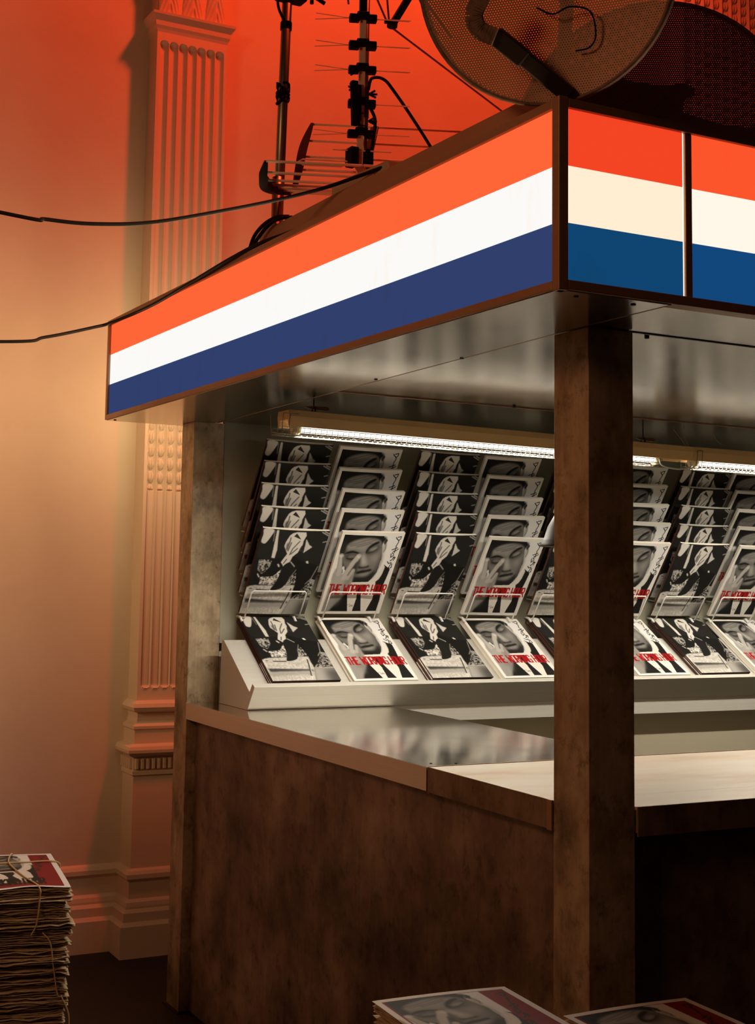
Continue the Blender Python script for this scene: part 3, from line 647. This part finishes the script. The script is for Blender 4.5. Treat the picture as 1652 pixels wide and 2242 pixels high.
# ------------------------------------------------------------------ fluorescent fittings under the canopy
def fixture(label, x0, x1, y, za, zb, tube_from, tube_to, hooks):
    """trough body with sockets, glass tube, wire guard; za/zb: tube underside height at either end"""
    t = thing('tube_light', label, 'light', ((x0 + x1) / 2, y, za + .05), 'fluorescent tube lights under the canopy')
    def zz(x): return za + (zb - za) * (x - x0) / (x1 - x0)
    prof = [(-.034, .010), (-.040, .040), (-.036, .058), (.036, .058), (.040, .040), (.034, .010), (.030, .012), (.026, .030), (-.026, .030), (-.030, .012)]
    b = MB(); n = len(prof); b.add([(x0, y + p, zz(x0) + q) for p, q in prof] + [(x1, y + p, zz(x1) + q) for p, q in prof],
        [tuple(range(n)), tuple(range(2 * n - 1, n - 1, -1))] + [(i, (i + 1) % n, (i + 1) % n + n, i + n) for i in range(n)])
    b.build('body', 'fixt', t, bevel=.002)
    MB().tube([(tube_from, y - .006, zz(tube_from) + .009), (tube_to, y - .006, zz(tube_to) + .009)], .0125, 14).build('tube', 'tube', t, smooth=True)
    for x in (tube_from - .006, tube_to + .006):
        MB().lathe([(.0, -.010), (.018, -.010), (.020, 0), (.018, .010), (0, .010)], 16, (x, y - .006, zz(x) + .009), Matrix.Rotation(math.pi / 2, 3, 'Y')).build('socket', 'socket', t, smooth=True)
        MB().box(x - .008, x + .008, y - .026, y + .014, zz(x) + .012, zz(x) + .045).build('socket', 'socket', t, bevel=.004)
    lo = lamp('tube_glow', 'AREA', ((tube_from + tube_to) / 2, y - .006, (zz(tube_from) + zz(tube_to)) / 2 - .005), ((tube_from + tube_to) / 2, y - .006 - .10, (zz(tube_from) + zz(tube_to)) / 2 - 1.005), 26, (1.0, .90, .74), shape='RECTANGLE', size=tube_to - tube_from, size_y=.024)
    g = MB(); gx0, gx1 = x0 - (.020 if x0 < 1 else -.01), tube_to + .01; k = int((gx1 - gx0) / .018)
    ring = [(-.034, .008), (-.031, -.004), (-.020, -.012), (-.007, -.015), (.007, -.015), (.020, -.012), (.031, -.004), (.034, .008)]
    for i in range(k + 1):
        x = gx0 + (gx1 - gx0) * i / k; g.tube([(x, y + p, zz(x) + q) for p, q in ring], .0009, 4)
    for p, q in ring:
        g.tube([(gx0 + (gx1 - gx0) * i / 40, y + p + .0012 * math.sin(i * 2.1), zz(gx0 + (gx1 - gx0) * i / 40) + q) for i in range(41)], .0010, 4)
    for xe in (gx0, gx0 + .022): g.tube([(xe, y - .042, zz(xe) + .046), (xe - .004, y - .044, zz(xe) + .020), (xe, y - .036, zz(xe) - .012), (xe, y + .036, zz(xe) - .012), (xe, y + .042, zz(xe) + .046)], .0011, 5)
    g.tube([(gx0, y - .042, zz(gx0) + .046), (x0 + .03, y - .042, zz(x0) + .046)], .0011, 5)
    g.build('wire_guard', 'steelwire', t)
    for x in hooks:
        MB().tube([(x, y + .03 + .010 * math.cos(a), zz(x) + .072 + .010 * math.sin(a)) for a in np.linspace(0, 2 * math.pi, 14)[:-1]], .0028, 6, True).build('hook_ring', 'darkmetal', t, smooth=True)
        MB().tube([(x, y + .03, zz(x) + .080), (x, y + .03, ZS + .002)], .0022, 6).build('hook_stem', 'darkmetal', t)
        MB().prism([(x - .030, zz(x) + .079), (x - .008, zz(x) + .074), (x + .045, zz(x) + .072), (x + .052, zz(x) + .078), (x + .045, zz(x) + .084), (x - .012, zz(x) + .083)], 1, y + .028, y + .034).build('wing_clip', 'rust', t)
    return t
FY = 1.55
f1 = fixture('long cream fluorescent light with wire guard at the left under the canopy', .232, 1.742, FY, 1.8440, 1.8275, .275, 1.600, (.345, 1.585))
f2 = fixture('second cream fluorescent light with wire guard, on the right beyond the near post', 1.746, 3.05, FY, 1.8280, 1.8280, 1.775, 3.0, (2.9,))
tag(MB().tube(spline([(1.60, FY - .03, 1.838), (1.60, FY - .045, 1.815), (1.66, FY - .05, 1.806), (1.72, FY - .045, 1.815), (1.735, FY - .03, 1.832)], 8), .0028, 8).build('light_flex', 'wire', smooth=True),
    'short white flex looping between the two fluorescent lights', 'cable')
for i, (x, zt_, dx) in enumerate(((1.690, ZS, .01), (1.735, ZS, -.012), (1.865, ZS, 0))):
    tag(MB().tube(spline([(x, FY, zt_), (x + dx, FY - .02, zt_ - .03), (x + dx * 1.5, FY - .042, 1.885 if i < 2 else 1.90)], 6), .0011, 5).build('hanging_wire', 'twine'),
        ('thin tie wire at the loose end of the left fluorescent light', 'thin tie wire above the socket of the right fluorescent light', 'thin tie wire hanging alone right of the light joint')[i], 'wire', 'tie wires holding the lights')
# dome lamp hanging behind the near post
lx, ly, lz = .722, .866, 1.520
t = thing('pendant_lamp', 'grey metal dome lamp glowing warm, half hidden behind the near post', 'lamp', (lx, ly, lz))
K = .85
MB().lathe([(K * a, K * c_) for a, c_ in [(.098, 0), (.1, .004), (.092, .010), (.092, .018), (.086, .022), (.074, .060), (.052, .098), (.030, .116), (.022, .120), (.022, .150), (.010, .156), (.008, .156),
            (.020, .118), (.050, .094), (.070, .060), (.082, .022), (.088, .016), (.088, .008), (.096, .001)]], 40, (lx, ly, lz)).build('shade', 'shade', t, smooth=True)
MB().lathe([(K * a, K * c_) for a, c_ in [(.0, -.012), (.016, -.008), (.026, .010), (.024, .030), (.013, .050), (.012, .10), (0, .10)]], 20, (lx, ly, lz)).build('bulb', 'bulb', t, smooth=True)
lamp('pendant_glow', 'POINT', (lx, ly, lz + .012), (lx, ly, 0), 2.6, (1.0, .66, .34), shadow_soft_size=.025)
MB().tube([(lx, ly, lz + .125), (lx, ly, ZS)], .003, 8).build('cord', 'rubber', t)

# ------------------------------------------------------------------ on the roof: aerials, dishes, cables
def cyl(b, a, c, r, n=10): return b.tube([a, c], r, n)
# left mast
t = thing('antenna_mast', 'thick steel mast at the far left of the canopy roof', 'mast', (.21, 1.6, 2.215))
MB().tube([(.219, 1.6, 2.216), (.247, 1.6, 3.45)], .0150, 20).build('pole', 'galv', t, smooth=True)
MB().tube([(.219, 1.6, 2.216), (.2213, 1.6, 2.60)], .0162, 20).build('sleeve', 'galv', t, smooth=True)
b = MB()
for k in range(8):
    a = k * 2.4; z = 2.835 + .006 * k; x = .2335 + (z - 2.9) * .0227
    b.tube([(x + .018 * math.cos(a + s), 1.6 + .018 * math.sin(a + s), z + .012 * math.sin(s * 1.5 + k)) for s in np.linspace(0, 5.5, 10)], .0042, 6)
b.build('tape_wrap', 'black', t, smooth=True)
MB().tube([(.238, 1.6, 3.055), (.2385, 1.6, 3.078)], .0175, 16).build('clamp_band', 'black', t, smooth=True)
MB().box(.195, .285, 1.55, 1.6, 3.135, 3.20).build('clamp_block', 'black', t, bevel=.006)
MB().tube(spline([(.205, 1.565, 3.17), (.190, 1.56, 3.14), (.196, 1.565, 3.10), (.225, 1.575, 3.062)], 6), .0042, 8).build('lead', 'rubber', t, smooth=True)
cyl(MB(), (.275, 1.55, 3.165), (.325, 1.52, 3.125), .006).build('wing_bolt', 'black', t)
MB().tube([(-.12, 1.56, 3.19), (.2, 1.56, 3.186), (.56, 1.48, 3.18)], .0075, 10).build('cross_arm', 'black', t, smooth=True)
# tall aerial pointing upwards with clipped dipoles and a corner reflector
AX, AY = .387, 1.40
Dv = Vector((.935, -.355, 0)); Nv = Vector((.355, .935, 0))
t = thing('yagi_aerial', 'upright aerial with black clips, thin dipoles and a two-sided reflector grid', 'aerial', (AX, AY, 2.5))
MB().bar((AX - .003, AY, 2.56), (AX + .002, AY, 3.06), .017, .017, tuple(Dv)).build('boom', 'alutube', t)
MB().tube([(AX + .002, AY, 3.06), (AX + .003, AY, 3.30)], .0115, 12).build('boom_sleeve', 'black', t)
for k, z in enumerate((3.040, 2.959, 2.886, 2.785, 2.696)):
    c = Vector((AX, AY, z)) - Nv * .012
    b = MB()
    for s in (-1, 1): b.bar(c + Dv * (s * .010), c + Dv * (s * .040), .022, .022 + .002 * (k % 2))
    b.bar(c - Dv * .018 + Vector((0, 0, .008)), c + Dv * .018 + Vector((0, 0, .008)), .026, .020); clip = b.build('dipole_clip', 'black', t, bevel=.003)
    for s in (-1, 1):
        if k == 3 and s < 0: continue
        for q in (-1, 1): MB().tube([c + Dv * (s * .038), c + Dv * (s * .138) + Nv * (q * .012) + Vector((0, 0, .004 * q * s))], .0014, 6).build('dipole_rod', 'alutube', clip)
b = MB().bar((AX - .035, AY - .02, 2.845), (AX - .030, AY - .02, 2.715), .020, .016, (0, 1, 0)); b.bar((AX - .020, AY - .02, 2.835), (AX - .018, AY - .02, 2.73), .012, .016, (0, 1, 0)); b.build('mast_bracket', 'black', t, bevel=.002)
for x, z in ((AX - .040, 2.822), (AX + .014, 2.815), (AX + .014, 2.735), (AX - .036, 2.868)):
    b = MB()
    for a in (-.6, .1, .8): b.tube([(x, AY - .02, z), (x + (.024 if x > AX else -.016) * math.cos(a), AY - .026, z + .016 * math.sin(a))], .0032, 6)
    b.build('wing_nut', 'black', t)
MB().tube([(AX - .012, AY - .012, 2.758), (AX - .012, AY - .012, 2.722), (AX + .014, AY - .012, 2.722), (AX + .014, AY - .012, 2.758)], .003, 6, True).build('u_bolt', 'darkmetal', t)
for s in (-1, 1): MB().box(AX - .003 + s * .024 - .013, AX - .003 + s * .024 + .013, AY - .02, AY + .02, 2.60, 2.655).build('junction_box', 'black', t, bevel=.004)
MB().tube([Vector((AX, AY - .01, 2.648)) - Dv * .085, Vector((AX, AY - .01, 2.648)) + Dv * .085], .0022, 6).build('dipole_rod', 'alutube', t)
c0 = Vector((AX, AY - .01, 2.615)); MB().tube([c0 - Dv * .03, c0 - Dv * .045, c0 - Dv * .17 , c0 - Dv * .185 - Vector((0, 0, .008)), c0 - Dv * .17 - Vector((0, 0, .016)), c0 - Dv * .06 - Vector((0, 0, .016)), c0 - Dv * .03], .0026, 6).build('folded_dipole', 'alutube', t)
MB().tube(spline([(AX + .03, AY, 2.785), (AX + .047, AY, 2.75), (AX + .042, AY, 2.69), (AX + .034, AY, 2.65)], 6), .005, 8).build('lead', 'rubber', t, smooth=True)
def grid(edge, rods, strut, length, nm):
    """reflector: dark crescent end plate, parallel rods, a centre strut"""
    P = [Vector(p) for p in edge]; sp = spline(P, 10); n = len(sp); vs = []
    for s in (-1, 1):
        for i, p in enumerate(sp):
            w = .006 + .012 * math.sin(math.pi * i / (n - 1)) ** .8; s_ = s; s = s_ * (.004 + .008 * math.sin(math.pi * i / (n - 1)) ** .8); tn = (sp[min(i + 1, n - 1)] - sp[max(i - 1, 0)]).normalized(); sd = tn.cross(Dv).normalized()
            vs += [p + sd * w + Dv * s, p - sd * w * .55 + Dv * s]; s = s_
    fs = []
    for i in range(n - 1):
        a = 2 * i; k = 2 * n; fs += [(a, a + 2, a + 3, a + 1), (a + k, a + 1 + k, a + 3 + k, a + 2 + k), (a, a + k, a + 2 + k, a + 2), (a + 1, a + 3, a + 3 + k, a + 1 + k)]
    MB().add(vs, fs).build('end_plate', 'black', t)
    for q in rods:
        p = sp[int(q * (n - 1))]; MB().tube([p, p + Dv * length], .0036, 8).build('reflector_rod', 'alutube', t, smooth=True)
    a, c_ = sp[0] + Dv * strut, sp[-1] + Dv * strut; MB().bar(a, c_, .024, .010).build('reflector_strut', 'darkmetal' if nm else 'galv', t, bevel=.002)
grid([(.332, 1.60, 2.781), (.285, 1.56, 2.69), (.240, 1.50, 2.60), (.200, 1.45, 2.515)], (.02, .25, .48, .68), .19, .46, 1)
grid([(-.052, 1.10, 2.468), (-.040, 1.14, 2.435), (.015, 1.20, 2.437), (.115, 1.30, 2.462)], (.02, .20, .38, .56, .72, .86, .98), .235, .42, 0)
# inner mast behind the aerial
t = thing('antenna_mast', 'thinner steel mast standing right behind the upright aerial', 'mast', (.425, 1.45, 2.215))
MB().tube([(.425, 1.45, 2.216), (.430, 1.45, 3.40)], .0095, 14).build('pole', 'galv', t, smooth=True)
MB().tube([(.427, 1.45, 2.77), (.4275, 1.45, 2.86)], .0125, 12).build('clamp', 'darkmetal', t)
# log periodic aerial peeking in at the top
t = thing('rod_aerial', 'slanted rod aerial at the top edge beside the perforated dish', 'aerial', (.6, 1.5, 3.1))
MB().bar((.546, 1.5, 3.096), (.70, 1.5, 3.36), .014, .022).build('boom', 'darkmetal', t, bevel=.002)
MB().tube([(.548, 1.5, 3.108), (.546, 1.5, 3.090)], .016, 10).build('boom_end', 'black', t)
for a, c_ in (((.515, 1.5, 3.29), (.535, 1.5, 3.108)), ((.435, 1.5, 3.27), (.525, 1.5, 3.108)), ((.60, 1.5, 3.27), (.690, 1.5, 3.115)), ((.60, 1.5, 3.26), (.76, 1.5, 3.10)), ((.30, 1.5, 3.32), (.345, 1.5, 3.19)), ((.25, 1.5, 3.28), (.272, 1.5, 3.115)), ((.37, 1.5, 3.30), (.395, 1.5, 3.13)), ((.55, 1.5, 3.086), (1.02, 1.5, 2.866))):
    MB().tube([a, c_], .0030, 6).build('rod', 'rust', t)
for c_ in ((.525, 1.5, 3.108), (.690, 1.5, 3.115), (.272, 1.5, 3.115)): MB().tube([c_, (c_[0], c_[1], c_[2] - .010)], .006, 8).build('rod_tip', 'black', t)
# perforated dishes
def dish(label, c, nrm, rad, dep, pm, rm, upv=(0, 0, 1)):
    t = thing('satellite_dish', label, 'satellite dish', c)
    az = Vector(nrm).normalized(); axx = Vector(upv).cross(az).normalized(); ayy = az.cross(axx); R3 = Matrix((axx, ayy, az)).transposed()
    prof = [(rad * i / 26, dep * ((i / 26) ** 2 - 1)) for i in range(0, 27)]; prof[0] = (.0005, -dep)
    b = MB().lathe(prof, 72); me_o = b.build('mesh_bowl', pm, None, smooth=True, fix=False); me_o.parent = t; me_o.rotation_euler = R3.to_euler()
    b = MB().lathe([(rad - .004, -.004), (rad, .002), (rad + .005, .002), (rad + .007, -.026), (rad, -.030), (rad - .002, -.010)], 72); o = b.build('rim', rm, None, smooth=True); o.parent = t; o.rotation_euler = R3.to_euler()
    return t, R3
C1 = Vector((-.042, -.008, 2.500))
d1, R1 = dish('brown perforated satellite dish overhanging the canopy corner, arm in front', tuple(C1), (-.70, -.60, -.38), .2215, .038, 'perf', 'dishrim')
def P1(x, y, z): return C1 + R1 @ Vector((x, y, z))
Z1v = R1 @ Vector((0, 0, 1))
MB().bar(P1(.030, -.212, .006), P1(-.040, -.135, .040), .028, .018, Z1v).build('feed_arm', 'darkmetal', d1, bevel=.003)
FA = MB().bar(P1(-.036, -.140, .042), P1(-.082, -.092, .058), .032, .022, Z1v).build('feed_arm', 'darkmetal', d1, bevel=.003)
ws = spline([P1(-.078, -.096, .072), P1(-.104, -.080, .072), P1(-.112, -.055, .072), P1(-.098, -.030, .072), P1(-.084, -.012, .072)], 6); b = MB()
for p, q in zip(ws[:-1], ws[1:]): b.bar(p, q + (q - p) * .15, .030, .010, Z1v)
b.build('feed_bracket', 'dishrim', FA)
for (x, y) in ((.03, -.02), (.08, .05), (-.02, .07)): MB().lathe([(0, .012), (.008, .012), (.011, .004), (.011, 0), (.004, 0), (.004, -.01)], 16, P1(x, y, -.034), R1).build('bolt', 'darkmetal', d1, smooth=True)
MB().tube(spline([P1(-.02, -.055, -.02), P1(.01, -.070, -.01), P1(.04, -.062, -.008), P1(.075, -.075, -.006), P1(.082, -.115, -.006), P1(.070, -.135, -.006), P1(.045, -.138, -.008)], 6), .0016, 6).build('loose_wire', 'black', d1)
MB().tube([P1(0, 0, -.040), P1(.02, -.05, -.10), (.16, .20, 2.40), (.215, .25, 2.24)], .013, 14).build('mount_tube', 'darkmetal', d1, smooth=True)
MB().box(.15, .28, .19, .31, 2.2155, 2.24).build('mount_plate', 'darkmetal', d1)
d2, R2_ = dish('dark perforated satellite dish standing behind the front sign, backlit red', (.985, .84, 2.597), (-.42, -.86, -.22), .375, .055, 'perf2', 'darkmetal')
def P2(x, y, z): return Vector((.985, .84, 2.597)) + R2_ @ Vector((x, y, z))
MB().prism([(-.31, .16), (-.21, .23), (-.05, .185), (.04, .175), (.09, .185), (.12, .17), (.12, .15), (.092, .14), (.092, .105), (.20, .075), (.31, .065), (.30, -.30), (-.30, -.30)], 2, -.13, -.10).build('back_bracket', 'darkmetal', None)
bk = bpy.data.objects['back_bracket']; bk.parent = d2; bk.rotation_euler = R2_.to_euler()
MB().lathe([(0, -.16), (.03, -.16), (.034, -.12), (.034, -.09), (0, -.09)], 20).build('motor', 'black', None, smooth=True)
mo = bpy.data.objects['motor']; mo.parent = d2; mo.rotation_euler = R2_.to_euler(); mo.location = R2_ @ Vector((.095, -.075, 0))
MB().tube([P2(0, -.1, -.12), P2(0, -.36, -.20), (1.02, .98, 2.216)], .024, 16).build('mount_tube', 'darkmetal', d2, smooth=True)
b = MB().bar((.62, .62, 2.225), (1.45, .62, 2.225), .05, .02); b.build('base_beam', 'darkmetal', d2)
MB().bar(P2(-.2, -.2, -.11), (.72, .64, 2.235), .05, .03).build('strut', 'darkmetal', d2)
MB().bar(P2(.25, -.28, -.11), (1.30, .64, 2.235), .05, .03).build('strut', 'darkmetal', d2)
# timber offcut on the curb
b = MB(); b.prism([(.655, 2.343), (.665, 2.366), (.93, 2.378), (.93, 2.345)], 0, .045, .085); tag(b.build('timber_offcut', 'wood', bevel=.002), 'short timber offcut lying along the roof edge under the aerial', 'timber')
# cables
def cable(label, pts, r=.0045, name='cable'):
    return tag(MB().tube(spline(pts, 10), r, 8).build(name, 'rubber', smooth=True), label, 'cable', None)
cable('upper black cable sagging from the left wall side to the roof edge', [(-2.3, 1.3, 2.60), (-1.5, 1.15, 2.32), (-.742, 1.0, 2.216), (-.639, 1.0, 2.2145), (-.5326, 1.0, 2.2186), (-.390, 1.0, 2.2412), (-.2186, .98, 2.288), (-.083, .95, 2.328), (-.01, .87, 2.345), (.028, .76, 2.352), (.050, .69, 2.356), (.09, .66, 2.36)])
cable('lower black cable running along the top of the striped sign', [(-2.4, 3.0, 2.35), (-1.2, 2.62, 2.14), (-.375, 2.46, 2.180), (-.2207, 2.46, 2.2103), (-.06, 2.455, 2.258), (-.010, 2.40, 2.272), (-.010, 2.0248, 2.2635), (-.010, 1.6845, 2.2751), (-.010, 1.4218, 2.2859), (.0, 1.2451, 2.294), (.012, 1.12, 2.2925), (.022, .99, 2.2905)], .0055)
cable('left one of the two short leads bending over the roof curb', [(.05, 1.17, 2.357), (.024, 1.19, 2.356), (.016, 1.245, 2.350), (.012, 1.296, 2.331), (.006, 1.312, 2.300), (.0, 1.30, 2.294)], .005)
cable('right one of the two short leads bending over the roof curb', [(.05, 1.15, 2.350), (.024, 1.172, 2.348), (.016, 1.222, 2.341), (.012, 1.268, 2.322), (.006, 1.288, 2.302), (.0, 1.275, 2.297)], .005)
cable('black lead arching down from the thin mast to the roof', [(.416, 1.41, 2.84), (.4155, 1.40, 2.862), (.4234, 1.40, 2.8738), (.4463, 1.40, 2.8794), (.4695, 1.40, 2.8728), (.4931, 1.40, 2.8509), (.5406, 1.40, 2.8001), (.6128, 1.40, 2.7155), (.70, 1.40, 2.60), (.80, 1.39, 2.40), (.85, 1.38, 2.225)], .0048)

# ------------------------------------------------------------------ bundled newspapers
def paper_mesh(name, seed, w, h, th, open_=1.):
    """one folded newspaper: warped leaves with ragged, curling edges"""
    g = np.random.default_rng(seed); b = MB(); L = int(g.integers(3, 6))
    for k in range(L):
        n, m_ = 14, 12; z0 = th * k / L; X, Y = np.meshgrid(np.linspace(-w / 2, w / 2, n), np.linspace(-h / 2, h / 2, m_))
        ex, ey, a, p = g.uniform(-.010, .008), g.uniform(-.010, .008), g.uniform(.3, 1.), g.uniform(0, 6)
        X = X * (1 + ex / w) + g.normal(0, .0009, X.shape); Y = Y * (1 + ey / h) + g.normal(0, .0009, Y.shape)
        Z = z0 + .0010 * np.sin(X * 26 * a + p) + .0010 * np.sin(Y * 21 + p * 2)
        ed = np.clip((np.abs(X) / (w / 2) - .86) / .14, 0, 1) + np.clip((np.abs(Y) / (h / 2) - .88) / .12, 0, 1)
        Z = Z + ed * g.normal(-.0006, .0014, X.shape) - .003 * np.clip(ed - .9, 0, 1) * g.uniform(-1, 1)
        t_ = th / L * g.uniform(.35, .9) * .5
        vt, f = grid_mesh(X, Y, Z + t_); vb, _ = grid_mesh(X, Y, Z - t_ * .2)
        nn = n * m_; fs = f.tolist() + [[c + nn for c in q[::-1]] for q in f.tolist()]
        bd = list(range(n)) + [i * n + n - 1 for i in range(1, m_)] + [(m_ - 1) * n + i for i in range(n - 2, -1, -1)] + [i * n for i in range(m_ - 2, 0, -1)]
        fs += [[bd[i], bd[i] + nn, bd[(i + 1) % len(bd)] + nn, bd[(i + 1) % len(bd)]] for i in range(len(bd))]
        b.add(np.concatenate([vt, vb]), fs)
    me = bpy.data.meshes.new(name); me.from_pydata(b.v, [], b.f); me.update(); me.materials.append(MT['news']); return me
PAPERS = [paper_mesh('newspaper_leaves', 20 + i, .27, .37, .0125) for i in range(6)]
PW_, PH_ = .27, .37
cR = cover_mesh('red_cover', ART_R, 'printmat', .002, .0, PW_, PH_, .003)
def nth(k): return f"{k}{'th' if 10 <= k % 100 <= 20 else {1: 'st', 2: 'nd', 3: 'rd'}.get(k % 10, 'th')}"
def newspaper_stack(cx, cy, ztop, rz, where, group, toplabel, jit, zmin=0.0, sc=1.0, single=99):
    """papers laid one on another; the ones far below the picture's edge are joined into one pile"""
    n = int((ztop - zmin - .012) / .0128); z = zmin; low = MB()
    for i in range(n):
        me = PAPERS[NR.integers(0, 6)]; loc = Vector((cx + NR.normal(0, jit), cy + NR.normal(0, jit), z + .001)); z += .0128
        rot = (NR.normal(0, .004), NR.normal(0, .004), rz + NR.normal(0, .03) + (math.pi if NR.random() < .5 else 0)); k = n - i + 1
        if k > single:
            from mathutils import Euler
            Mx = Matrix.Translation(loc) @ Euler(rot).to_matrix().to_4x4() @ Matrix.Diagonal((sc, sc, 1, 1)); low.add([Mx @ v.co for v in me.vertices], [tuple(p.vertices) for p in me.polygons]); continue
        o = bpy.data.objects.new('newspaper', me); COL.objects.link(o); o.location = loc; o.rotation_euler = rot; o.scale = (sc, sc, 1)
        tag(o, f'folded newspaper, {nth(k)} from the top of {where}', 'newspaper', group)
    if low.v: tag(low.build('newspaper_pile', 'news', fix=False), f'lower newspapers of {where}', 'newspaper', kind='stuff')
    t = thing('newspaper', toplabel, 'newspaper', (cx, cy, z + .002), group); t.rotation_euler = (0, 0, rz); t.scale = (sc, sc, 1)
    for nm, me, off in (('leaves', PAPERS[0], (0, 0, 0)), ('front_page', cR, (-PW_ / 2, -PH_ / 2, .0135))):
        o = bpy.data.objects.new(nm, me); COL.objects.link(o); o.parent = t; o.location = off
    return z + .016
rzL = -.15
zt1 = newspaper_stack(-.447, 1.83, .612, rzL, 'the tall bundle by the left wall', 'newspapers in the tall bundle by the wall', 'red covered newspaper on top of the tall twine-tied bundle by the wall', .006, sc=1.08)
def twine(label, pts, r=.0024): return tag(MB().tube(spline(pts, 10), r, 6).build('twine', 'twine', smooth=True), label, 'twine', 'twine around the tall bundle')
def SP(x, y, z): c_, s_ = math.cos(rzL), math.sin(rzL); return (-.447 + x * c_ - y * s_, 1.83 + x * s_ + y * c_, z)
twine('twine loop running across the top page of the tall newspaper bundle', [SP(-.155, .085, zt1 - .08), SP(-.150, .085, zt1), SP(-.06, .080, zt1 + .003), SP(.06, .086, zt1 + .003), SP(.146, .083, zt1 + .001), SP(.156, .082, zt1 - .03), SP(.160, .08, zt1 - .14)])
twine('twine crossing the top page towards the camera and hanging down the front', [SP(.035, .20, zt1 - .1), SP(.035, .197, zt1), SP(.012, .08, zt1 + .005), SP(.035, -.08, zt1 + .003), SP(.062, -.196, zt1 + .001), SP(.064, -.206, zt1 - .03), SP(.058, -.208, zt1 - .09), SP(.045, -.207, zt1 - .12)])
twine('loose twine hanging down the middle front of the tall bundle', [SP(.075, -.203, zt1 - .115), SP(.095, -.210, zt1 - .14), SP(.105, -.211, zt1 - .20), SP(.118, -.210, zt1 - .27), SP(.128, -.206, zt1 - .28)], .0018)
twine('loose twine hanging lowest on the front of the tall bundle', [SP(.128, -.206, zt1 - .275), SP(.150, -.212, zt1 - .33), SP(.146, -.213, zt1 - .42), SP(.140, -.212, zt1 - .54), SP(.13, -.211, zt1 - .6)], .0018)
zt2 = newspaper_stack(-.079, .071, .701, -.07, 'the bundle before the near post', 'newspapers in the bundle before the post', 'red covered newspaper on top of the bundle before the post', .004, single=10)
zt3 = newspaper_stack(.200, -.112, .701, -.02, 'the lower right bundle', 'newspapers in the lower right bundle', 'red covered newspaper on top of the lower right bundle, partly cut off', .004, single=8)
